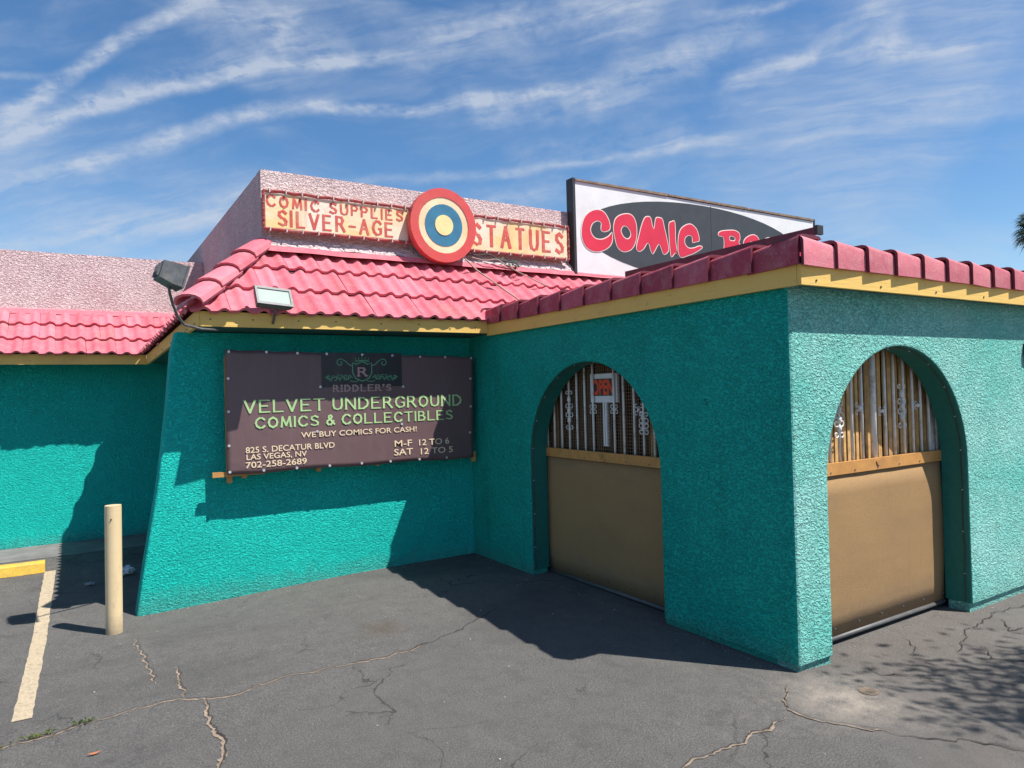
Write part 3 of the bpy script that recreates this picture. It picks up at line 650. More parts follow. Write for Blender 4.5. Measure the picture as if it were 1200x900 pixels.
# --- arched gates
def scroll_pair(bm, P, axis, z0, z1, big):
    """wrought iron scrolls either side of a bar at P"""
    def pt(s, z): return Vector((P[0], P[1]+s, z)) if axis == 'y' else Vector((P[0]+s, P[1], z))
    def spiral(cx, cz, rad, a0, a1, mir, r1=.35):
        return [pt(mir*(cx+rad*(1-(1-r1)*i/12)*math.cos(a0+(a1-a0)*i/12)), cz+rad*(1-(1-r1)*i/12)*math.sin(a0+(a1-a0)*i/12)) for i in range(13)]
    zm = (z0+z1)/2
    for mir in (-1, 1):
        h = (z1-z0)
        if not big:
            tube(bm, spiral(.030, zm+h*.27, .024, -math.pi*.9, math.pi*.9, mir), .0045, 5)
            tube(bm, spiral(.030, zm-h*.27, .024, math.pi*.9, -math.pi*.9, mir), .0045, 5)
        else:
            for cz, rr_ in ((z0+h*.12, .026), (zm-h*.09, .030), (zm+h*.09, .030), (z1-h*.10, .022)):
                sg = -1 if cz > zm else 1
                tube(bm, spiral(.034, cz, rr_, -sg*math.pi*.9, sg*math.pi*.9, mir), .005, 5)
    if big:
        for zz in (z0+h*.28, zm, z1-h*.25):
            tube(bm, [pt(0, zz-.035), pt(0, zz-.012), pt(0, zz+.012), pt(0, zz+.035)], [.006, .020, .020, .006], 8)
    else:
        tube(bm, [pt(0, zm-.012), pt(0, zm+.012)], .014, 8)
def gate(axis, label, lo, hi, plane, bars, orn, rail_z0, rail_z1, thick=None, tilt=0):
    m = (lambda s, d, z: (s, plane+d, z)) if axis == 'x' else (lambda s, d, z: (plane+d, s, z))
    def bx(bm, s0, s1, d0, d1, z0, z1):
        a = m(s0, d0, z0); b = m(s1, d1, z1); return box(bm, min(a[0], b[0]), max(a[0], b[0]), min(a[1], b[1]), max(a[1], b[1]), z0, z1)
    bm = B()
    bx(bm, lo-.06, hi+.06, .030, .055, 2.10, 2.14); bx(bm, lo-.06, lo-.03, .030, .055, .02, 2.10); bx(bm, hi+.03, hi+.06, .030, .055, .02, 2.10)
    G = obj('gate', bm, WHITE_BAR, BLD); G['label'] = label
    bm = B(); bx(bm, lo-.03, hi+.03, -.005, .022, rail_z0, rail_z1); R_ = obj('rail', bm, WOOD, G)
    bm = B(); n = 20; nz_ = 8     # gently bowed panel
    V = []
    for i in range(n+1):
        s = lo-.02+(hi-lo+.04)*i/n; row = []
        for j in range(nz_+1):
            z = .035+(rail_z0-.004-.035)*j/nz_
            b = -.012*math.sin(math.pi*j/nz_)*(1+.5*mnoise.noise(Vector((s*1.5, z, 4)))) + .006*mnoise.noise(Vector((s*3, z*3, 1)))
            row.append(bm.verts.new(m(s, .018+b, z)))
        V.append(row)
    for i in range(n):
        for j in range(nz_): bm.faces.new((V[i][j], V[i+1][j], V[i+1][j+1], V[i][j+1]))
    p = obj('panel', bm, PANEL, G, smooth=True)
    sm = p.modifiers.new('thickness', 'SOLIDIFY'); sm.thickness = .008
    bm = B()
    for i in range(7):
        ss = lo+.04+(hi-lo-.08)*i/6
        for zz in (rail_z0+.02, .09):
            d0 = -.009 if zz > 1 else -.004
            tube(bm, [m(ss, d0, zz), m(ss, .02, zz)], .006, 6)
    tag(obj('screw', bm, GREYMETAL, G), None, None, None, 'stuff')
    bm = B(); tube(bm, [m(lo-.03, .012, .018), m(hi+.03, .012, .018)], .017, 10); obj('bottom_pipe', bm, PIPE, G, smooth=True)
    for b in bars:
        rr_ = .023 if (thick and abs(b-thick) < .01) else .0110
        bm = B(); tube(bm, [m(b, .036, rail_z0-.02), m(b+tilt*.5, .036, 1.7), m(b+tilt, .036, 2.12)], rr_, 8); obj('bar', bm, WHITE_BAR, G, smooth=True)
    for (b, z0, z1, big) in orn:
        bm = B(); P = m(b, .036, 0); scroll_pair(bm, P, 'y' if axis == 'y' else 'x', z0, z1, big); obj('scroll_ornament', bm, WHITE_BAR, G, smooth=True)
    return G, m, bx
g1b = [5.93, 5.81, 5.689, 5.566, 5.441, 5.319, 5.197, 5.074, 4.779, 4.652, 4.519, 4.404, 4.277, 4.15, 4.03]
G1, m1, bx1 = gate('y', 'arched gate in the shaded side wall with white bars over a dark brown panel', 3.98, 5.79, X1+.203, g1b,
    [(5.441, 1.40, 1.82, True), (5.074, 1.575, 1.675, False), (4.779, 1.578, 1.676, False), (4.46, 1.56, 1.69, False), (4.404, 1.42, 1.60, True)], 1.155, 1.24)
bm = B()
for i in range(63): yy = 3.95+.03*i; box(bm, X1+.262, X1+.266, yy-.0025, yy+.0025, 1.2, 2.12)
for i in range(31): zz = 1.2+.03*i; box(bm, X1+.267, X1+.271, 3.95, 5.82, zz-.0025, zz+.0025)
tag(obj('wire_mesh', bm, MESHM2, G1), None, None, None, 'stuff')
rnd = random.Random(4)
for yy in (5.76, 5.70, 5.63, 4.35, 4.2):
    bm = B(); a = yy-.016; box(bm, X1+.275, X1+.285, a, a+.032, 1.1, 2.12); obj('slat', bm, SLAT, G1)
for k in range(12):    # brown inner boards behind the mesh
    yy = 3.95+.155*k; bm = B(); box(bm, X1+.33, X1+.345, yy, yy+.085+.03*rnd.random(), 1.0, 2.13); obj('slat', bm, MESHM, G1)
g2b = [4.13, 4.29, 4.41, 4.536, 4.65, 4.805, 4.936, 5.08, 5.239, 5.36, 5.494, 5.621, 5.738, 5.858, 5.97]
G2, m2, bx2 = gate('x', 'arched gate in the sunlit front wall with white bars over a tan panel', 4.15, 5.95, Y1+.203, g2b,
    [(4.65, 1.40, 1.68, True), (4.905, 1.555, 1.67, False), (5.20, 1.545, 1.62, False), (5.47, 1.42, 1.80, True), (5.70, 1.57, 1.65, False)], 1.155, 1.24, thick=5.08)
bm = B(); bx2(bm, 5.90, 5.99, .05, .075, 1.16, 2.12); obj('bar', bm, WHITE_BAR, G2)
x = 4.12
while x < 5.98:
    w = rnd.uniform(.032, .055); bm = B(); d = rnd.uniform(.075, .095)
    hexa(bm, [m2(x, d, 1.14), m2(x+w, d, 1.14), m2(x+w, d+.01, 1.14), m2(x, d+.01, 1.14)] + [m2(x+.006, d, 2.13), m2(x+w+.006, d, 2.13), m2(x+w+.006, d+.01, 2.13), m2(x+.006, d+.01, 2.13)])
    obj('slat', bm, SLAT, G2); x += w+rnd.uniform(.012, .030)
# heart-shaped knot / latch plates on the rails
for G_, pos, ax_ in ((G2, (5.06, Y1+.197, 1.205), 'x'), (G1, (4.93, X1+.197, 1.205), 'y')):
    bm = B()
    pts = [(-.03, .012), (-.018, .022), (0, .014), (.018, .022), (.03, .012), (.02, -.010), (0, -.022), (-.02, -.010)]
    if ax_ == 'x': extrude_poly(bm, pts, lambda a, b, d: (pos[0]+a, d, pos[2]+b), pos[1]-.006, pos[1])
    else: extrude_poly(bm, pts, lambda a, b, d: (d, pos[0]+a, pos[2]+b), pos[1]-.006, pos[1])
    obj('latch_plate', bm, simple('latch_wood', (.40, .20, .07), .5), G_)
tag(BLD)

# ------------------------------------------------------------------ string lights round the arches
BULB = simple('clear_frosted_bulb', (.55, .52, .48), .3)
WIREM = simple('dark_green_wire', (.05, .035, .03), .6)
def string_lights(pts, label):
    e = empty('string_light', pts[0]); tag(e, label, 'string lights', 'string lights lining the arches')
    bm = B(); P = [Vector(p)+Vector([random.uniform(-.004, .004) for _ in range(3)]) for p in pts]; tube(bm, P, .0035, 5); obj('wire', bm, WIREM, e)
    L = 0; bulbs = []; prev = P[0]
    for p in P[1:]:
        L += (p-prev).length; prev = p
        if L > .24: bulbs.append(p.copy()); L = 0
    for b in bulbs:
        bm = B(); bmesh.ops.create_icosphere(bm, subdivisions=1, radius=.0062, matrix=Matrix.Translation(b)); obj('bulb', bm, BULB, e)
def arch_pts(c, rad, spring, f, z0=.05):
    a = [f(c-rad, z0+(spring-z0)*i/10) for i in range(10)] + [f(c-rad*math.cos(math.pi*i/30), spring+rad*math.sin(math.pi*i/30)) for i in range(31)] + [f(c+rad, spring-(spring-z0)*i/10) for i in range(1, 11)]
    return a
string_lights(arch_pts(4.885, .897, 1.145, lambda a, z: (X1+.035, a, z)), 'thin string of small bulbs stapled inside the shaded side arch')
string_lights(arch_pts(5.05, .892, 1.155, lambda a, z: (a, Y1+.045, z)), 'thin string of small bulbs stapled inside the sunlit front arch')

# ------------------------------------------------------------------ OPEN sign
e = empty('open_sign', (4.04, 4.93, 1.29)); tag(e, 'white framed sign reading OPEN in red on a white post behind the side gate', 'sign')
WHITEP = simple('white_painted_wood', (.72, .73, .74), .5, .08)
REDL = simple('red_sign_lettering', (.62, .035, .02), .5, .1); REDL_O = simple('bright_red_letters', (.85, .09, .03), .45, .1)
bm = B(); box(bm, 4.055, 4.085, 4.755, 5.13, 1.685, 1.945); obj('frame', bm, WHITEP, e)
bm = B(); box(bm, 4.050, 4.054, 4.785, 5.10, 1.745, 1.900); obj('sign_face', bm, simple('dark_sign_field', (.05, .055, .06), .4), e)
o = text_mesh('lettering', 'OPEN', REDL_O, e, 5.092, 1.752, 4.800, 1.893, 4.0485, bold=.035, axis='x')
bm = B(); box(bm, 4.06, 4.09, 4.905, 4.965, 1.29, 1.684); obj('post', bm, WHITEP, e)

# ------------------------------------------------------------------ banner
YBn = 6.78
e = empty('vinyl_banner', (2.45, YBn, 1.1)); tag(e, 'wide dark plum vinyl banner for Velvet Underground comics and collectibles on the teal wall', 'banner')
def vinyl(name, c, rough):
    t = NT(name); t.col(t.mix(t.ramp(t.noise(9, 6, .7, 0, None, (1, 1, .15)), [(.5, 0), (.8, .35)]), t.mix(t.noise(1.5, 4), sc(c, .88), sc(c, 1.12)), tuple(x+.06 for x in c))); t.rough(rough); t.b.inputs['Specular IOR Level'].default_value = .5
    t.bump(t.noise(2.2, 3, .5, .8), .012); return t.m
PLUM = vinyl('plum_vinyl', (.140, .082, .086), .46); PLUMD = vinyl('black_vinyl_print', (.022, .018, .024), .42)
def tl(t):   # banner outline: left bottom etc.
    return 0
bx0, bx1 = 1.166, 3.735
def btop(t): return 2.258-.055*t-.008*math.sin(t*math.pi*8)**2
def bbot(t): return 1.118-.020*t-.006*math.sin(t*math.pi*5)
def by(t, s):   # slack folds near the lower left corner
    return YBn + .0018*mnoise.noise(Vector((t*6, s*3, 0))) + .007*math.exp(-((t-.02)**2+(s-.02)**2)/.0025)*math.sin(40*(t+s))
bm = B(); nx, nz2 = 60, 26; V = []
for i in range(nx+1):
    t = i/nx; row = []
    for j in range(nz2+1):
        s = j/nz2; z = bbot(t)+(btop(t)-bbot(t))*s; row.append(bm.verts.new((bx0+(bx1-bx0)*t-(.03*t*(1-s)), by(t, s), z)))
    V.append(row)
for i in range(nx):
    for j in range(nz2): bm.faces.new((V[i][j], V[i+1][j], V[i+1][j+1], V[i][j+1]))
sheet_o = obj('banner_sheet', bm, PLUM, e, smooth=True); md = sheet_o.modifiers.new('thickness', 'SOLIDIFY'); md.thickness = .003; md.offset = 1
YT = YBn-.0055
bm = B(); box(bm, 2.045, 2.885, YT+.0025, YT+.0045, 1.895, 2.235); obj('printed_patch', bm, PLUMD, e)
LIME = simple('lime_green_print', (.40, .60, .27), .5, .12, 7); CREAMP = simple('cream_print', (.80, .62, .42), .5, .05); PINKP = simple('dusty_pink_print', (.42, .27, .25), .5, .05); GREENP = simple('leaf_green_print', (.10, .32, .17), .5, .08)
# flared capitals with thin serifs, drawn as strokes
GL = {
 'A': [[(0, 0), (.5, 1), (1, 0)], [(.2, .36), (.8, .36)]], 'B': [[(0, 0), (0, 1), (.6, .97), (.75, .77), (.6, .54), (0, .52)], [(.6, .54), (.9, .3), (.7, .04), (0, 0)]],
 'C': [[(1, .82), (.75, .98), (.45, 1), (.12, .8), (0, .5), (.12, .2), (.45, 0), (.75, .02), (1, .18)]],
 'D': [[(0, 0), (0, 1), (.5, .98), (.9, .75), (1, .5), (.9, .25), (.5, .02), (0, 0)]], 'E': [[(.85, 1), (0, 1), (0, 0), (.9, 0)], [(0, .52), (.75, .52)]],
 'G': [[(1, .82), (.75, .98), (.45, 1), (.12, .8), (0, .5), (.12, .2), (.45, 0), (.8, .04), (1, .15), (1, .45), (.7, .45)]],
 'I': [[(0, 0), (0, 1)]], 'L': [[(0, 1), (0, 0), (.85, 0)]], 'M': [[(0, 0), (.12, 1), (.55, .15), (.98, 1), (1.1, 0)]], 'N': [[(0, 0), (0, 1), (1, 0), (1, 1)]],
 'O': [[(.5, 1), (.12, .82), (0, .5), (.12, .18), (.5, 0), (.88, .18), (1, .5), (.88, .82), (.5, 1)]],
 'R': [[(0, 0), (0, 1), (.6, .97), (.78, .75), (.6, .52), (0, .5)], [(.45, .5), (.95, 0)]],
 'S': [[(.85, .85), (.5, 1), (.12, .88), (.08, .68), (.3, .55), (.65, .45), (.88, .28), (.8, .08), (.45, 0), (0, .12)]],
 'T': [[(0, 1), (1, 1)], [(.5, 1), (.5, 0)]], 'U': [[(0, 1), (0, .35), (.12, .1), (.45, 0), (.8, .1), (.92, .35), (.92, 1)]], 'V': [[(0, 1), (.5, 0), (1, 1)]],
 '&': [[(1, .05), (.3, .75), (.35, .95), (.55, 1), (.7, .85), (.6, .68), (.15, .42), (.08, .2), (.25, .02), (.55, 0), (.9, .4)]], "'": [[(0, 1), (0, .72)]],
 'P': [[(0, 0), (0, 1), (.6, .97), (.8, .74), (.6, .5), (0, .48)]], '-': [[(0, .45), (.8, .45)]],
}
GW = {'I': 0, 'M': 1.1, "'": 0, 'E': .9, 'L': .85, 'S': .88, 'U': .92, 'R': .95, 'B': .9, 'P': .8, '-': .8}
def stroke_text(name, s, mat, parent, x0, z0, x1, z1, y, pen=.012, wid=.62, gap=.24, space=.45, serif=0, wild=0, seed=0, rise=0, ext=.0008, split=False):
    rnd = random.Random(seed); H = z1-z0
    tot = 0; lay = []
    for ch in s:
        if ch == ' ': tot += space; continue
        w = GW.get(ch, 1)*wid; lay.append((ch, tot)); tot += w+gap
    tot -= gap; k = (x1-x0)/(tot)
    bm = B(); layer = 0
    def quad(p, q, w0, w1, yy):
        d = Vector((q[0]-p[0], q[1]-p[1])); L = d.length
        if L < 1e-6: return
        d /= L; n = Vector((-d.y, d.x)); a = Vector(p)-d*w0*.35; b = Vector(q)+d*w1*.35
        P = [(a+n*w0/2), (b+n*w1/2), (b-n*w1/2), (a-n*w0/2)]
        F = [bm.verts.new((v.x, yy, v.y)) for v in P]; bm.faces.new(F)
    for ch, at in lay:
        if split and layer: obj('letter', bm, mat, parent, recalc=False); bm = B()
        jx = rnd.uniform(-1, 1)*wild*H; jz = rnd.uniform(-1, 1)*wild*H; sz = 1+rnd.uniform(-1, 1)*wild
        for st in GL[ch]:
            if len(st) > 3:      # smooth curved strokes a little
                pass
            for a, b in zip(st, st[1:]):
                layer += 1; yy = y-ext-.00002*(layer % 17)
                P = [(x0+(at+pp[0]*wid)*k+jx, z0+jz+pp[1]*H*sz+rise*((at+pp[0])/tot)) for pp in (a, b)]
                ww = pen*(.72 if abs(P[0][1]-P[1][1]) < H*.12 else 1.12)
                quad(P[0], P[1], ww, ww, yy)
            if serif:
                for ep in (st[0], st[-1]):
                    if ep[1] in (0, 1) and ch not in 'COGSU&' or (ch in 'U' and ep[1] == 1):
                        X_ = x0+(at+ep[0]*wid)*k+jx; Z_ = z0+jz+ep[1]*H*sz; layer += 1
                        quad((X_-serif, Z_), (X_+serif, Z_), pen*.5, pen*.5, y-ext-.00002*(layer % 17)-.0004)
    return obj('letter' if split else name, bm, mat, parent, recalc=False)
stroke_text('lettering', 'VELVET UNDERGROUND', LIME, e, 1.325, 1.676, 3.562, 1.785, YT, pen=.0175, gap=.30, space=.35, serif=.010, split=True)
stroke_text('lettering', 'COMICS & COLLECTIBLES', LIME, e, 1.42, 1.530, 3.452, 1.622, YT, pen=.0160, gap=.30, space=.35, serif=.008, split=True)
stroke_text('lettering', "RIDDLER'S", PINKP, e, 2.160, 1.852, 2.755, 1.912, YT-.0005, pen=.0145, gap=.42, serif=.013)
stroke_text('lettering', "R", PINKP, e, 2.418, 2.003, 2.500, 2.084, YT-.0005, pen=.018, serif=.016)
for s_, q in (('WE BUY COMICS FOR CASH!', (1.833, 1.417, 3.034, 1.470)), ('825 S. DECATUR BLVD', (1.325, 1.303, 2.157, 1.358)), ('LAS VEGAS, NV', (1.331, 1.232, 1.885, 1.292)), ('702-258-2689', (1.323, 1.165, 1.882, 1.222)),
              ('M-F', (2.785, 1.270, 2.978, 1.334)), ('12 TO 6', (3.058, 1.266, 3.41, 1.330)), ('SAT', (2.777, 1.180, 2.986, 1.246)), ('12 TO 5', (3.075, 1.172, 3.451, 1.236))):
    text_mesh('lettering', s_, CREAMP, e, q[0], q[1], q[2], q[3], YT-.001, bold=.008)
# crest: shield, crown and leafy scrolls
def flat_stroke(bm, pts, w, y):
    vs = []; n = len(pts); pts = [Vector(p) for p in pts]
    for i, p in enumerate(pts):
        t = (pts[min(i+1, n-1)]-pts[max(i-1, 0)]); t.normalize(); nn = Vector((-t.y, t.x))*w/2
        vs.append((bm.verts.new((p.x+nn.x, y, p.y+nn.y)), bm.verts.new((p.x-nn.x, y, p.y-nn.y))))
    for a, b in zip(vs, vs[1:]): bm.faces.new((a[0], b[0], b[1], a[1]))
bm = B(); cx, yy = 2.457, YT-.0012
sh = [(-.10, .100), (-.06, .085), (0, .112), (.06, .085), (.10, .100), (.10, .0), (.07, -.055), (0, -.085), (-.07, -.055), (-.10, 0), (-.10, .100)]
flat_stroke(bm, [(cx+a, 2.035+b) for a, b in sh], .011, yy)
flat_stroke(bm, [(cx-.075, 2.150), (cx, 2.158), (cx+.075, 2.150)], .010, yy-.0002)
for a in (-.07, -.035, 0, .035, .07): flat_stroke(bm, [(cx+a*.8, 2.152), (cx+a, 2.195-abs(a)*.2), (cx+a*1.05, 2.200-abs(a)*.2)], .006, yy-.0003)
flat_stroke(bm, [(cx, 2.19), (cx, 2.225)], .005, yy-.0004); flat_stroke(bm, [(cx-.012, 2.213), (cx+.012, 2.213)], .005, yy-.0005)
def spir(cx_, cz_, r0, a0, a1, mir, n=22, r1=.25): return [(cx+mir*(cx_+r0*(1-(1-r1)*i/n)*math.cos(a0+(a1-a0)*i/n)), cz_+r0*(1-(1-r1)*i/n)*math.sin(a0+(a1-a0)*i/n)) for i in range(n+1)]
for mir in (-1, 1):
    flat_stroke(bm, [(cx+mir*.10, 2.105), (cx+mir*.135, 2.115), (cx+mir*.17, 2.150), (cx+mir*.21, 2.172)], .009, yy-.0006)
    flat_stroke(bm, spir(.225, 2.135, .040, math.pi*.6, -math.pi*1.4, mir), .009, yy-.0007)
    flat_stroke(bm, [(cx+mir*(.10+.28*i/24), 1.985+.012*math.sin(i*.9)) for i in range(25)], .007, yy-.0008)
    for k, xx in enumerate((.13, .17, .215, .26, .305)):
        flat_stroke(bm, spir(xx, 2.000, .020, -math.pi*.5+k, math.pi*1.3+k, mir, 14), .006, yy-.0009-.0001*k)
        flat_stroke(bm, spir(xx+.02, 1.968, .015, -math.pi*.2+k, math.pi*1.2+k, mir, 12), .006, yy-.0015-.0001*k)
    flat_stroke(bm, spir(.345, 1.995, .026, -math.pi*.8, math.pi*1.0, mir), .008, yy-.0021)
    flat_stroke(bm, [(cx+mir*.04, 1.955), (cx+mir*.09, 1.945), (cx+mir*.13, 1.955)], .007, yy-.0022)
obj('crest', bm, GREENP, e, recalc=False)
GROM = simple('steel_grommet', (.55, .58, .62), .35, .1, 30, metal=.3)
for gx, gzz in [(1.197, 2.237), (1.529, 2.236), (1.816, 2.227), (2.099, 2.222), (2.46, 2.217), (2.783, 2.21), (3.094, 2.199), (3.388, 2.196), (3.705, 2.186), (1.187, 1.992), (1.185, 1.691), (1.183, 1.381), (1.185, 1.142), (1.483, 1.135), (1.787, 1.133), (2.105, 1.130), (2.43, 1.129), (2.736, 1.126), (3.059, 1.123), (3.377, 1.118), (3.690, 1.961), (3.685, 1.657), (3.668, 1.372), (2.03, 1.901), (2.895, 1.888), (1.99, 1.47), (2.87, 1.50)]:
    bm = B(); tube(bm, [(gx, YT-.003, gzz), (gx, YT+.004, gzz)], .0125, 10); obj('grommet', bm, GROM, e)
# wooden battens behind, their ends peeking out
for (x0, x1, z0, z1) in ((1.045, 1.135, 1.098, 1.142), ):
    bm = B(); box(bm, x0, 1.50, YBn+.035, YBn+.07, z0, z1); obj('batten', bm, WOOD, e)
for xb, zb, h in ((1.195, 1.035, .10), (1.325, 1.07, .10), (2.02, 1.075, .11), (2.63, 1.085, .11)):
    bm = B(); box(bm, xb-.022, xb+.022, YBn+.075, YBn+.11, zb, 2.2); obj('batten', bm, WOOD, e)
bm = B(); box(bm, 3.70, 3.745, YBn+.02, YBn+.05, 1.05, 1.16); obj('batten', bm, WOOD, e)
for z in (1.25, 2.05):
    bm = B(); box(bm, 1.2, 3.68, YBn+.112, YB-.002, z, z+.04); obj('batten', bm, WOOD, e)

# ------------------------------------------------------------------ parapet signs
def sign_face_mat(name, seedv, bright=1.0):
    t = NT(name)
    off_ = t.n('ShaderNodeVectorMath'); off_.operation = 'ADD'; t.l(t.pos, off_.inputs[0]); off_.inputs[1].default_value = seedv
    c = t.mix(t.ramp(t.noise(1.8, 4, .55, .3, off_.outputs[0]), [(.40, 0), (.62, .9)]), (.78, .68, .54), (.80, .55, .20))
    c = t.mix(t.ramp(t.noise(5, 6, .7, 0, off_.outputs[0]), [(.5, 0), (.75, .5)]), c, (.70, .60, .48))
    c = t.mix(t.ramp(t.noise(16, 6, .75, 0, off_.outputs[0]), [(.60, 0), (.72, .45)]), c, (.40, .25, .14))
    c = t.mix(t.ramp(t.noise(9, 5, .7, .2, off_.outputs[0], (1, 1, .12)), [(.55, 0), (.72, .55)]), c, (.50, .26, .12))
    t.col(c); t.rough(.6); t.bump(t.noise(7, 3), .008); return t.m
SF1 = sign_face_mat('stained_cream_sign_face', (0, 0, 0)); SF2 = sign_face_mat('stained_cream_sign_face_b', (7, 3, 1))
SFRAME = simple('rusty_red_sign_frame', (.30, .045, .045), .6, .25, 12, dirt=(.36, .28, .22), bump=.003, bscale=25)
SLET = simple('faded_red_letters', (.54, .08, .06), .6, .22, 14, dirt=(.60, .30, .20))
CLIP = simple('pale_clip', (.5, .45, .4), .6)
def sign_box(label, x0, x1, z0, z1, mat, clips):
    e = empty('sign_box', ((x0+x1)/2, 7.36, z0)); tag(e, label, 'sign')
    bm = B(); box(bm, x0+.02, x1-.02, 7.285, 7.398, z0+.02, z1-.02); obj('sign_face', bm, mat, e)
    def rail(p, q, rad):
        bm = B(); n = 26; P = [Vector(p).lerp(Vector(q), i/n)+Vector((0, mnoise.noise(Vector((i*.7, p[2]*5, p[0])))*.010, mnoise.noise(Vector((i*.5, p[2]*9, 4)))*.010)) for i in range(n+1)]
        tube(bm, P, rad, 6); obj('frame_rail', bm, SFRAME, e)
    rail((x0, 7.28, z1), (x1, 7.28, z1), .017); rail((x0, 7.28, z0), (x1, 7.28, z0), .015)
    rail((x0, 7.28, z0), (x0, 7.28, z1), .015); rail((x1, 7.28, z0), (x1, 7.28, z1), .015)
    for i in range(clips):
        xx = x0+.06+(x1-x0-.12)*i/(clips-1)
        for zz in (z0, z1):
            bm = B(); box(bm, xx-.006, xx+.006, 7.252, 7.31, zz-.02, zz+.02); obj('clip', bm, CLIP, e)
    return e
s1 = sign_box('long weathered sign reading COMIC SUPPLIES and SILVER-AGE, left of the round sign', 1.645, 3.24, 3.515, 3.905, SF1, 10)
stroke_text('lettering', 'COMIC SUPPLIES', SLET, s1, 1.685, 3.752, 3.150, 3.858, 7.283, pen=.020, wid=.50, gap=.33, space=.45, wild=.03, seed=1, split=True)
stroke_text('lettering', 'SILVER-AGE', SLET, s1, 1.79, 3.565, 3.030, 3.715, 7.283, pen=.026, wid=.50, gap=.33, wild=.025, seed=2, split=True)
s2 = sign_box('shorter weathered sign reading STATUES, right of the round sign', 3.99, 5.46, 3.495, 3.915, SF2, 9)
stroke_text('lettering', 'STATUES', SLET, s2, 4.055, 3.575, 5.365, 3.815, 7.283, pen=.040, wid=.46, gap=.38, wild=.015, seed=3, split=True)
# round sign (plain generic roundel)
e = empty('round_sign', (3.60, 7.2, 3.30)); tag(e, 'round red and cream ringed roof sign with a blue centre between the two letter signs', 'sign')
def disc(bm, r0, r1, y0, y1, cx_=3.605, cz_=3.722, n=28):
    pts = [(cx_+r1*math.cos(2*math.pi*i/n), cz_+r1*1.02*math.sin(2*math.pi*i/n)) for i in range(n)]
    if r0:
        hole = [(cx_+r0*math.cos(2*math.pi*i/n), cz_+r0*1.02*math.sin(2*math.pi*i/n)) for i in range(n)]
        for (PA, PB, yA, yB) in ((pts, hole, y0, y0),):
            for i in range(n):
                j = (i+1) % n
                bm.faces.new([bm.verts.new((p[0], yy_, p[1])) for p, yy_ in ((pts[i], y0), (pts[j], y0), (hole[j], y0), (hole[i], y0))])
                bm.faces.new([bm.verts.new((p[0], yy_, p[1])) for p, yy_ in ((pts[i], y0), (pts[j], y0), (pts[j], y1), (pts[i], y1))])
                bm.faces.new([bm.verts.new((p[0], yy_, p[1])) for p, yy_ in ((hole[i], y0), (hole[j], y0), (hole[j], y1), (hole[i], y1))])
    else: extrude_poly(bm, pts, lambda a, b, d: (a, d, b), y0, y1)
    return bm
RR = simple('sun_faded_red_paint', (.60, .07, .065), .5, .12, 6, dirt=(.50, .12, .08)); RC = simple('aged_cream_paint', (.80, .64, .40), .5, .12, 4, dirt=(.72, .46, .16)); RB = simple('petrol_blue_paint', (.03, .17, .28), .5, .15, 8); RY = simple('pale_yellow_paint', (.82, .66, .30), .5, .1, 8)
obj('backing_disc', disc(B(), 0, .415, 7.165, 7.25), RR, e); obj('ring', disc(B(), .315, .4155, 7.150, 7.166), RR, e)
obj('ring', disc(B(), .235, .316, 7.157, 7.166), RC, e); obj('centre_disc', disc(B(), 0, .236, 7.152, 7.164), RB, e)
bm = B(); n = 20; extrude_poly(bm, [(3.605+.115*math.cos(2*math.pi*i/n), 3.722+.117*math.sin(2*math.pi*i/n)) for i in range(n)], lambda a, b, d: (a, d, b), 7.146, 7.153); obj('centre_boss', bm, RY, e)
bm = B(); box(bm, 3.55, 3.66, 7.25, 7.398, 3.45, 3.98); obj('bracket', bm, BLACK, e)

# ------------------------------------------------------------------ big roof sign
YS = 7.28
e = empty('roof_sign_board', (8.1, YS, 3.3)); tag(e, 'large white painted roof sign board reading COMIC BOOKS in fat red letters', 'sign')
WB = simple('white_painted_plywood', (.70, .70, .70), .6, .05, 3, dirt=(.60, .585, .56), bump=.004, bscale=6)
bm = B(); box(bm, 5.585, 10.60, YS, YS+.03, 3.32, 4.535); obj('board', bm, WB, e)
bm = B(); box(bm, 5.545, 5.584, YS-.012, YS+.13, 3.31, 4.575); obj('frame_rail', bm, BLACK, e)
bm = B(); box(bm, 10.601, 10.635, YS-.012, YS+.13, 3.31, 4.575); obj('frame_rail', bm, BLACK, e)
bm = B(); box(bm, 5.585, 10.60, YS-.010, YS+.03, 3.295, 3.319); obj('frame_rail', bm, BLACK, e)
RUSTW = simple('weathered_wood_trim', (.22, .15, .10), .8, .35, 9, dirt=(.05, .04, .04), bump=.006, bscale=20)
for k in range(3):
    bm = B(); a = 5.585+k*1.672; b_ = a+1.66; w0 = .010*k % .013
    hexa(bm, [(a, YS-.02, 4.537+w0), (b_, YS-.02, 4.541), (b_, YS+.1, 4.541), (a, YS+.1, 4.537+w0), (a, YS-.02, 4.562+w0), (b_, YS-.02, 4.575), (b_, YS+.1, 4.575), (a, YS+.1, 4.562+w0)])
    obj('top_trim', bm, RUSTW, e)
DG = simple('charcoal_paint', (.035, .042, .05), .6, .15, 5)
n = 48; bm = B(); extrude_poly(bm, [(7.95+2.25*math.cos(2*math.pi*i/n), 3.93+.56*math.sin(2*math.pi*i/n)) for i in range(n)], lambda a, b, d: (a, d, b), YS-.004, YS-.0005)
obj('painted_oval', bm, DG, e)
RL = simple('crimson_letter_paint', (.62, .02, .055), .5, .08, 6); OL = simple('cream_outline_paint', (.80, .66, .60), .5, .05)
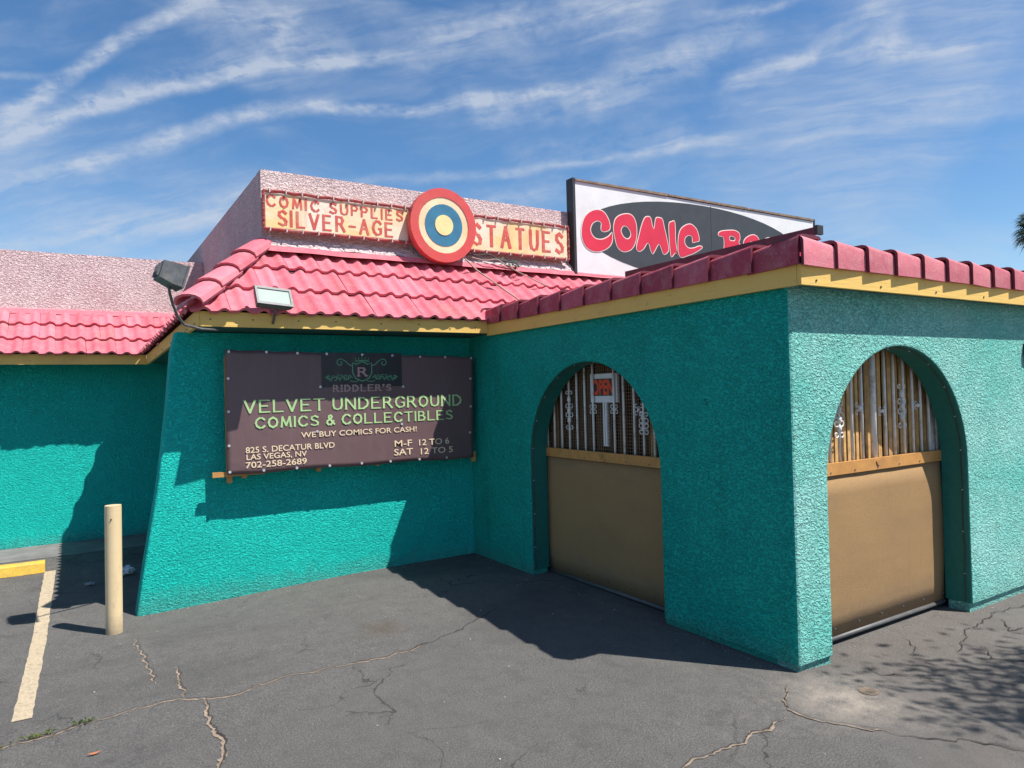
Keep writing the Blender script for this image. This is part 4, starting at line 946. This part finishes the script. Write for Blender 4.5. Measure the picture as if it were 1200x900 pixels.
LT = {'C': [(6.171, 3.996), (6.149, 4.085), (6.088, 4.17), (6.015, 4.206), (5.92, 4.205), (5.815, 4.164), (5.73, 4.089), (5.682, 3.986), (5.666, 3.871), (5.679, 3.775), (5.737, 3.683), (5.838, 3.635), (5.963, 3.634), (6.091, 3.681), (6.175, 3.750), (6.205, 3.827), (6.200, 3.900), (6.185, 3.925), (6.119, 3.866), (6.012, 3.819), (5.907, 3.821), (5.846, 3.873), (5.834, 3.937), (5.872, 4.006), (5.946, 4.044), (6.002, 4.028), (5.996, 3.97), (6.005, 3.924), (6.057, 3.91), (6.143, 3.938)],
'O': [(6.222, 4.042), (6.258, 4.122), (6.347, 4.182), (6.481, 4.214), (6.57, 4.192), (6.625, 4.121), (6.645, 4.021), (6.638, 3.9), (6.60, 3.793), (6.529, 3.71), (6.416, 3.67), (6.329, 3.684), (6.266, 3.746), (6.232, 3.859), (6.214, 3.958)],
'M': [(6.615, 3.760), (6.672, 3.936), (6.723, 4.078), (6.785, 4.188), (6.855, 4.217), (6.912, 4.194), (6.953, 4.05), (6.994, 4.203), (7.078, 4.224), (7.136, 4.2), (7.168, 4.089), (7.215, 3.918), (7.240, 3.762), (7.14, 3.691), (7.088, 3.766), (7.051, 3.833), (6.989, 3.757), (6.927, 3.683), (6.883, 3.731), (6.84, 3.831), (6.756, 3.737), (6.663, 3.695)],
'I': [(7.242, 4.132), (7.305, 4.192), (7.368, 4.203), (7.385, 4.095), (7.38, 3.936), (7.40, 3.796), (7.40, 3.708), (7.37, 3.738), (7.284, 3.667), (7.256, 3.78)],
'c': [(7.862, 3.957), (7.853, 4.051), (7.803, 4.141), (7.7, 4.196), (7.595, 4.176), (7.489, 4.109), (7.433, 4.011), (7.415, 3.877), (7.42, 3.746), (7.48, 3.677), (7.629, 3.719), (7.763, 3.767), (7.911, 3.848), (7.913, 3.886), (7.846, 3.889), (7.738, 3.852), (7.633, 3.843), (7.57, 3.893), (7.573, 3.968), (7.64, 4.012), (7.705, 3.999), (7.714, 3.917), (7.794, 3.933)],
'B': [(8.264, 4.11), (8.322, 4.155), (8.493, 4.187), (8.651, 4.197), (8.745, 4.157), (8.759, 4.069), (8.73, 4.017), (8.785, 3.943), (8.738, 3.809), (8.591, 3.708), (8.348, 3.688), (8.382, 3.927), (8.374, 4.053), (8.276, 4.069)],
'o': [(8.823, 4.026), (8.896, 4.112), (9.058, 4.173), (9.183, 4.132), (9.225, 4.004), (9.168, 3.857), (9.035, 3.774), (8.887, 3.812), (8.825, 3.90)],
'q': [(9.253, 4.026), (9.326, 4.122), (9.448, 4.163), (9.563, 4.122), (9.605, 4.004), (9.558, 3.857), (9.435, 3.774), (9.307, 3.812), (9.255, 3.90)],
'K': [(9.65, 4.14), (9.76, 4.16), (9.80, 4.04), (9.90, 4.15), (10.02, 4.12), (9.90, 3.97), (10.02, 3.78), (9.88, 3.76), (9.80, 3.88), (9.77, 3.76), (9.65, 3.77)],
'S': [(10.35, 4.05), (10.25, 4.14), (10.10, 4.11), (10.05, 4.02), (10.20, 3.95), (10.05, 3.86), (10.08, 3.78), (10.25, 3.75), (10.37, 3.83), (10.38, 3.95), (10.26, 4.02)]}
HO = {'O': [(6.361, 3.973), (6.407, 4.025), (6.473, 4.01), (6.516, 3.955), (6.514, 3.904), (6.468, 3.865), (6.413, 3.877), (6.371, 3.924)], 'B': [(8.54, 4.09), (8.631, 4.077), (8.615, 4.036), (8.523, 4.039)],
      'o': [(8.97, 4.02), (9.04, 4.05), (9.09, 3.98), (9.03, 3.90), (8.97, 3.93)], 'q': [(9.38, 4.02), (9.44, 4.05), (9.49, 3.98), (9.43, 3.90), (9.38, 3.93)]}
def catmull(P, k=4):
    out = []; n = len(P)
    for i in range(n):
        a, b, c, d = (Vector(P[(i+j-1) % n]) for j in range(4))
        for t in range(k):
            t /= k; out.append(tuple(.5*((2*b)+(-a+c)*t+(2*a-5*b+4*c-d)*t*t+(-a+3*b-3*c+d)*t**3)))
    return out
def grow(P, w):
    n = len(P); area = sum(P[i][0]*P[(i+1) % n][1]-P[(i+1) % n][0]*P[i][1] for i in range(n)); sg = 1 if area > 0 else -1
    out = []
    for i in range(n):
        t = (Vector(P[(i+1) % n])-Vector(P[i-1])).normalized(); out.append((P[i][0]+t.y*w*sg, P[i][1]-t.x*w*sg))
    return out
for idx, (k, P) in enumerate(LT.items()):
    cv = catmull(P, 4) if k in 'COcoqBS' else catmull(P, 3)
    for w, m_, y0, y1 in ((0, OL, YS-.0065-.0002*idx, YS-.004), (-.013, RL, YS-.0100-.0002*idx, YS-.0064)):
        h = HO.get(k); hh = grow(catmull(h, 3), (-.0 if w == 0 else .013)) if h else None
        bm = B(); extrude_poly(bm, grow(cv, w), lambda a, b, d: (a, d, b), y0, y1, hole=hh)
        obj('letter' if w else 'letter_outline', bm, m_, e)
bm = B(); box(bm, 8.12, 8.126, YS-.006, YS-.001, 3.4, 4.5); obj('panel_seam', bm, BLACK, e)
for xx in (6.0, 8.1, 10.3):
    bm = B(); box(bm, xx-.03, xx+.03, YS+.031, YS+.10, 3.2, 4.5); obj('support_post', bm, RUSTW, e)

# purple rail on the porch roof
e = empty('roof_rail', (4.2, 3.4, 2.6)); tag(e, 'long maroon painted timber lying raised along the porch roof in front of the roof sign', 'timber rail')
bm = B(); hexa(bm, [(4.18, 2.86, 2.795), (4.22, 2.86, 2.795), (4.22, 4.75, 2.80), (4.18, 4.75, 2.80), (4.18, 2.86, 2.842), (4.22, 2.86, 2.842), (4.22, 4.75, 2.848), (4.18, 4.75, 2.848)]); obj('beam', bm, RED_PAINT, e)
bm = B(); box(bm, 4.172, 4.235, 2.835, 2.858, 2.79, 2.85); obj('end_cap', bm, BLACK, e)
for yy in (3.1, 4.5):
    bm = B(); box(bm, 4.185, 4.215, yy-.02, yy+.02, 2.60, 2.797); obj('leg', bm, RED_PAINT, e)

# ------------------------------------------------------------------ floodlights
GLASS = NT('dusty_lamp_glass'); GLASS.col(GLASS.mix(GLASS.noise(6, 5), (.30, .37, .35), (.40, .45, .40))); GLASS.rough(.5); GLASS.b.inputs['Specular IOR Level'].default_value = .08; GLASS = GLASS.m
def floodlight(label, c, face, upv, w, h, d, arm):
    e = empty('floodlight', arm[-1]); tag(e, label, 'floodlight', 'floodlights mounted at the eave')
    fz = Vector(face).normalized(); ax_ = Vector(upv).cross(fz).normalized(); uy = fz.cross(ax_).normalized(); c = Vector(c)
    def P(a, b, t): return c+ax_*a+uy*b+fz*t
    bm = B()
    hexa(bm, [P(-w*.45, -h*.36, -d), P(w*.45, -h*.36, -d), P(w*.45, h*.44, -d), P(-w*.45, h*.44, -d), P(-w/2, -h/2, -d*.35), P(w/2, -h/2, -d*.35), P(w/2, h/2, -d*.35), P(-w/2, h/2, -d*.35)])
    hexa(bm, [P(-w/2, -h/2, -d*.348), P(w/2, -h/2, -d*.348), P(w/2, h/2, -d*.348), P(-w/2, h/2, -d*.348), P(-w/2, -h/2, 0), P(w/2, -h/2, 0), P(w/2, h/2, 0), P(-w/2, h/2, 0)])
    obj('housing', bm, GREYMETAL, e)
    bm = B()
    for a0, a1, b0, b1 in ((-w/2-.006, w/2+.006, h/2-.018, h/2+.006), (-w/2-.006, w/2+.006, -h/2-.006, -h/2+.018), (-w/2-.006, -w/2+.014, -h/2+.018, h/2-.018), (w/2-.014, w/2+.006, -h/2+.018, h/2-.018)):
        hexa(bm, [P(a0, b0, .002), P(a1, b0, .002), P(a1, b1, .002), P(a0, b1, .002), P(a0, b0, .018), P(a1, b0, .018), P(a1, b1, .018), P(a0, b1, .018)])
    obj('bezel', bm, GREYMETAL, e)
    bm = B(); hexa(bm, [P(-w/2+.014, -h/2+.018, .001), P(w/2-.014, -h/2+.018, .001), P(w/2-.014, h/2-.018, .001), P(-w/2+.014, h/2-.018, .001), P(-w/2+.014, -h/2+.018, .009), P(w/2-.014, -h/2+.018, .009), P(w/2-.014, h/2-.018, .009), P(-w/2+.014, h/2-.018, .009)]); obj('glass', bm, GLASS, e)
    bm = B()
    for k in range(5):
        a = -w*.3+k*w*.15; hexa(bm, [P(a, -h*.28, -d-.018), P(a+.008, -h*.28, -d-.018), P(a+.008, h*.28, -d-.018), P(a, h*.28, -d-.018), P(a, -h*.28, -d*.98), P(a+.008, -h*.28, -d*.98), P(a+.008, h*.28, -d*.98), P(a, h*.28, -d*.98)])
    obj('cooling_fins', bm, GREYMETAL, e)
    bm = B(); tube(bm, arm, .011, 8); obj('arm', bm, GREYMETAL, e, smooth=True)
    return e
floodlight('dark floodlight seen from its side and back on a bent pipe beyond the roof corner', (.735, 6.12, 2.775), (.86, .10, -.26), (.10, 0, 1), .24, .17, .17,
           [(.645, 6.12, 2.72), (.655, 6.15, 2.66), (.68, 6.20, 2.58), (.72, 6.28, 2.50), (.78, 6.35, 2.43), (.92, 6.42, 2.405), (1.07, 6.50, 2.405)])
floodlight('pale glazed floodlight tipped upward over the tiles at the middle of the eave', (1.50, 6.32, 2.69), (.14, -.86, .50), (.06, 0, 1), .31, .18, .085,
           [(1.52, 6.38, 2.62), (1.53, 6.39, 2.57), (1.53, 6.44, 2.53), (1.52, 6.462, 2.47)])

# ------------------------------------------------------------------ bollard, wheel stop, small things
bx_, by_ = .2445, 6.62
e = empty('bollard', (bx_, by_, gz(bx_, by_))); tag(e, 'cream painted steel bollard leaning slightly beside the flared teal wall', 'bollard')
bm = B(); zb = gz(bx_, by_)-.05
tube(bm, [(bx_, by_, zb), (bx_+.004, by_, .5), (bx_+.008, by_, .955)], .062, 28); obj('pipe', bm, CREAM, e, smooth=False)
bm = B(); tube(bm, [(bx_+.008, by_, .956), (bx_+.008, by_, .962)], .0605, 28); obj('cap', bm, CREAM, e)
bm = B(); tube(bm, [(bx_-.010, by_-.0665, .855), (bx_-.010, by_-.058, .855)], .006, 8); obj('bolt_hole', bm, BLACK, e)
bm = B()
for i in range(11):
    a = -2.2+i*.192; n = mnoise.noise(Vector((i*.8, 0, 0)))*.015
prof = [(9.08, 0), (9.10, .095), (9.13, .115), (9.20, .115), (9.24, .095), (9.26, 0)]
bm = B(); V = []
for i in range(16):
    x = -2.1+(1.80)*i/15; j = .006
    V.append([bm.verts.new((x, y+mnoise.noise(Vector((x*6, k, 0)))*.008, z+mnoise.noise(Vector((x*7, k, 5)))*.006)) for k, (y, z) in enumerate(prof)])
for a, b_ in zip(V, V[1:]):
    for k in range(5): bm.faces.new((a[k], b_[k], b_[k+1], a[k+1]))
bm.faces.new(V[0]); bm.faces.new(V[-1][::-1])
tag(obj('wheel_stop', bm, YELLOW), 'yellow painted concrete wheel stop at the head of the parking stripe', 'wheel stop')
# survey cap
bm = B(); tube(bm, [(3.905, 2.417, -.03), (3.905, 2.417, .002)], .055, 16); 
tag(obj('utility_cap', bm, simple('rusty_cap', (.16, .12, .085), .8, .3, 30, bump=.004)), 'small round brown utility cap set in the pavement near the porch corner', 'utility cap')
def crumple(loc, rad, mat, name, label, cat, seed, flat=.5):
    bm = B(); bmesh.ops.create_icosphere(bm, subdivisions=3, radius=rad)
    for v in bm.verts:
        k = 1+.55*mnoise.noise(v.co*(2.2/rad)+Vector((seed, 0, 0))); v.co = v.co*k; v.co.z = v.co.z*flat
    mz = min(v.co.z for v in bm.verts)
    for v in bm.verts: v.co += Vector((loc[0], loc[1], gz(loc[0], loc[1])-mz))
    tag(obj(name, bm, mat), label, cat)
PAPER = simple('white_paper', (.6, .62, .66), .7)
crumple((.432, 8.46), .075, PAPER, 'crumpled_paper', 'crumpled white paper on the shaded ground behind the bollard', 'litter', 1, .6)
crumple((.098, 8.26), .045, simple('grey_paper', (.25, .26, .28), .7), 'paper_scrap', 'small flat grey scrap left of the crumpled paper', 'litter', 4, .3)
bm = B(); L_ = [(-.05, 0), (-.03, .010), (0, .014), (.03, .009), (.055, 0), (.03, -.008), (0, -.012), (-.03, -.008)]
vs = [bm.verts.new((.054+a, 4.223+b, .006+.012*abs(a)/.05)) for a, b in [(p*.6, q*.6) for p, q in L_]]; bm.faces.new(vs)
o = obj('dry_leaf', bm, simple('orange_leaf', (.45, .16, .07), .8)); tag(o, 'dry orange leaf lying on the asphalt near the bottom left', 'leaf'); o.modifiers.new('t', 'SOLIDIFY').thickness = .002
# weeds in the crack
WEED = simple('weed_green', (.16, .19, .07), .7, .3, 30)
for cxw, cyw, n_, sp in ((-.19, 4.635, 45, .045), (.02, 4.675, 20, .028), (-.36, 4.585, 8, .02)):
    rnd = random.Random(int(cxw*100)); bm = B()
    for i in range(n_):
        a = rnd.uniform(0, 6.28); px = cxw+rnd.gauss(0, sp); py = cyw+(px-cxw)*.15+rnd.gauss(0, .010); hgt = rnd.uniform(.008, .022); ww = .0028
        d = Vector((math.cos(a), math.sin(a), 0)); s = Vector((-d.y, d.x, 0))*ww; b0 = Vector((px, py, .001)); mid = b0+d*hgt*.5+Vector((0, 0, hgt)); tip = b0+d*hgt*1.4+Vector((0, 0, hgt*.8))
        v = [bm.verts.new(q) for q in (b0-s*.4, b0+s*.4, mid+s, tip, mid-s)]; bm.faces.new(v)
    tag(obj('weed', bm, WEED, recalc=False), None, None, None, 'stuff')['label'] = 'low green weed growing in the asphalt crack'
# small litter specks on the asphalt
rnd = random.Random(21); bm = B()
for i in range(45):
    x, y = rnd.uniform(-.8, 4.5), rnd.uniform(2.0, 6.6); r_ = rnd.uniform(.003, .008)
    if y > 6.6 or (x > 3.7 and y > 2.7): continue
    z = gz(x, y)+.001; bmesh.ops.create_icosphere(bm, subdivisions=1, radius=r_, matrix=Matrix.Translation((x, y, z+r_*.4)) @ Matrix.Diagonal((1, 1.3, .6, 1)))
tag(obj('gravel', bm, simple('pale_pebble', (.38, .35, .32), .9, .4, 50)), 'scattered pale grit and pebbles on the asphalt', None, None, 'stuff')
bm = B(); rnd = random.Random(77)
LN = [((.45, 6.95), (3.75, 6.95)), ((3.77, 6.9), (3.77, 2.8)), ((3.8, 2.78), (4.15, 2.78)), ((5.95, 2.78), (7.4, 2.78)), ((-3, 10.8), (1.2, 10.8)), ((4.15, 2.95), (5.95, 2.95))]
for (a, b) in LN:
    a = Vector((*a, 0)); b = Vector((*b, 0)); dd = (b-a); n_ = int(dd.length*26); nrm_ = Vector((dd.y, -dd.x, 0)).normalized()
    for i in range(n_):
        q = a+dd*rnd.random(); k = abs(rnd.gauss(0, .028))
        side = Vector((0, -1, 0)) if abs(dd.y) < .1 else Vector((-1, 0, 0)); q = q+side*k
        r_ = rnd.uniform(.002, .0065); z = gz(q.x, q.y)
        bmesh.ops.create_icosphere(bm, subdivisions=1, radius=r_, matrix=Matrix.Translation((q.x, q.y, z+r_*.3)) @ Matrix.Diagonal((1, 1.4, .6, 1)))
tag(obj('grit', bm, simple('tan_grit', (.26, .23, .19), .95, .5, 60)), 'fine grit and paint flakes gathered along the foot of the walls', None, None, 'stuff')
# small wall box on the right of the porch
e = empty('wall_box', (7.0, Y1, 2.0)); tag(e, 'small dark box fixed to the bleached front wall at the right edge', 'electrical box')
bm = B(); box(bm, 6.955, 7.06, Y1-.05, Y1-.001, 2.0, 2.10); obj('box', bm, BLACK, e)
bm = B(); box(bm, 6.96, 7.05, Y1-.02, Y1-.001, 1.93, 1.998); obj('base_plate', bm, simple('pink_plate', (.4, .2, .2), .6), e)

# loose cables below the round sign
CAB = simple('pale_cable', (.30, .24, .19), .6); CAB2 = simple('dark_cable', (.03, .03, .03), .6)
def cable(pts, rad, m, label):
    P = catmull_open([Vector(p) for p in pts]); bm = B(); tube(bm, P, rad, 6); o = obj('loose_cable', bm, m, smooth=True); tag(o, label, 'cable', 'cables spilling over the tiles under the round sign')
def catmull_open(P, k=8):
    out = []; Q = [P[0]]+P+[P[-1]]
    for i in range(len(P)-1):
        a, b, c, d = Q[i:i+4]
        for t in range(k):
            t /= k; out.append(.5*((2*b)+(-a+c)*t+(2*a-5*b+4*c-d)*t*t+(-a+3*b-3*c+d)*t**3))
    out.append(P[-1]); return out
cable([(3.75, 7.24, 3.40), (3.86, 7.20, 3.39), (4.0, 7.1, 3.22), (4.08, 6.95, 3.10), (4.16, 6.75, 2.95), (4.22, 6.60, 2.84), (4.25, 6.5, 2.76)], .009, CAB, 'pale cable running down the tiles to the porch')
cable([(3.95, 7.30, 3.47), (4.10, 7.28, 3.44), (4.25, 7.26, 3.46), (4.40, 7.24, 3.40), (4.62, 7.23, 3.38)], .009, CAB2, 'dark cable draped along the parapet foot')
cable([(4.02, 7.30, 3.42), (4.18, 7.24, 3.38), (4.34, 7.22, 3.40), (4.46, 7.18, 3.32), (4.70, 7.02, 3.16), (4.85, 6.9, 3.06)], .007, CAB, 'pale cable trailing right over the upper tiles')
bm = B(); rnd = random.Random(2)
for i in range(40):
    c = Vector((4.52+rnd.gauss(0, .05), 7.16+rnd.gauss(0, .02), 3.33+rnd.gauss(0, .025))); d = Vector([rnd.uniform(-1, 1) for _ in range(3)]).normalized()*.04; s = d.orthogonal().normalized()*.012
    bm.faces.new([bm.verts.new(q) for q in (c-d, c+s, c+d, c-s)])
tag(obj('debris_clump', bm, simple('dull_green_debris', (.05, .09, .06), .8), recalc=False), 'small dull green clump of debris caught on the tiles below STATUES', 'debris')

# ------------------------------------------------------------------ trees
LEAFM = simple('dark_green_leaf', (.06, .10, .03), .6, .4, 6); BARK = simple('brown_bark', (.12, .085, .06), .9, .3, 10, bump=.01, bscale=20)
PALML = simple('palm_frond_green', (.05, .085, .03), .55, .35, 4); DRYF = simple('dry_frond_brown', (.22, .15, .08), .8, .3, 5)
def palm(label, base, height, cr, nf, seed, lean=0):
    rnd = random.Random(seed); e = empty('palm_tree', base); tag(e, label, 'palm tree'); x, y, z = base
    bm = B(); tube(bm, [(x+lean*t*t, y, z+height*t) for t in [i/8 for i in range(9)]], [.22-.07*i/8 for i in range(9)], 12); obj('trunk', bm, BARK, e, smooth=True)
    bm = B(); bd = B(); top = Vector((x+lean, y, z+height))
    for i in range(nf):
        el = rnd.uniform(-.9, 1.35); az = rnd.uniform(0, 6.283); d = Vector((math.cos(az)*math.cos(el), math.sin(az)*math.cos(el), math.sin(el)))
        L = cr*rnd.uniform(.55, .75); c = top+d*L*.75; tgt = bd if el < -.55 else bm
        tube(tgt, [top, top+d*L*.4, c], .018, 4, cap=False)
        s = d.cross(Vector((0, 0, 1))).normalized(); upd = s.cross(d).normalized()
        for k in range(18):
            a = -1.9+3.8*k/17; v = (d*math.cos(a)+s*math.sin(a)); ln = cr*.48*(.75+.25*math.cos(a))*rnd.uniform(.85, 1.1)
            tip = c+v*ln+Vector((0, 0, -ln*.28)); mid = c+v*ln*.55+upd*.02; w = v.cross(upd).normalized()*cr*.022
            tgt.faces.new([tgt.verts.new(q) for q in (c, mid+w, tip, mid-w)])
    obj('crown', bm, PALML, e, recalc=False); obj('dead_fronds', bd, DRYF, e, recalc=False)
palm('fan palm whose crown tips show at the right edge of the view', (37.05, 14.0, 0), 8.5, 1.35, 46, 3)
def leaf_tree(label, base, crown_c, rad, nlimb, nleaf, leaf, seed, trunk_r=.14, squash=.8, name='leafy_tree'):
    rnd = random.Random(seed); e = empty(name, base); tag(e, label, 'tree'); b = Vector(base); c = Vector(crown_c)
    bm = B(); fork = b.lerp(c, .62)
    tube(bm, [b, b.lerp(fork, .5)+Vector((.06, -.05, 0)), fork], [trunk_r, trunk_r*.8, trunk_r*.6], 10); tips = []
    for i in range(nlimb):
        az = i*2.4+rnd.uniform(-.4, .4); el = rnd.uniform(-.3, 1.3); d = Vector((math.cos(az)*math.cos(el), math.sin(az)*math.cos(el), math.sin(el)*squash))
        t = c+d*rad*rnd.uniform(.55, .95); m_ = fork.lerp(t, .5)+Vector((rnd.uniform(-.15, .15), rnd.uniform(-.15, .15), .12))
        tube(bm, [fork, m_, t], [trunk_r*.4, trunk_r*.22, .008], 6); tips += [t, m_.lerp(t, .5)]
        for k in range(3):
            t2 = t.lerp(m_, rnd.random()*.6)+Vector([rnd.uniform(-1, 1)*rad*.35 for _ in range(3)]); tube(bm, [m_.lerp(t, .4), t2], [trunk_r*.10, .004], 4); tips.append(t2)
    obj('trunk', bm, BARK, e, smooth=True)
    bm = B()
    for i in range(nleaf):
        t = rnd.choice(tips); q = t+Vector((rnd.gauss(0, rad*.13), rnd.gauss(0, rad*.13), rnd.gauss(0, rad*.09)))
        d = Vector([rnd.uniform(-1, 1) for _ in range(3)]).normalized()*leaf; s = d.orthogonal().normalized()*leaf*.35
        bm.faces.new([bm.verts.new(v) for v in (q-d, q+s, q+d, q-s)])
    obj('crown', bm, LEAFM, e, recalc=False)
leaf_tree('open leafy tree right of the porch whose crown dapples the pavement', (8.1, -1.5, -.03), (6.45, -.62, 4.4), 1.25, 13, 2600, .05, 5)
leaf_tree('tree top barely showing above the roof sign board', (34.0, 30.0, 0), (34.0, 30.0, 12.2), 1.1, 12, 1800, .16, 8, .3)
leaf_tree('second wispy tree top above the roof sign board', (32.6, 30.5, 0), (32.6, 30.5, 12.25), .55, 8, 500, .12, 9, .25)
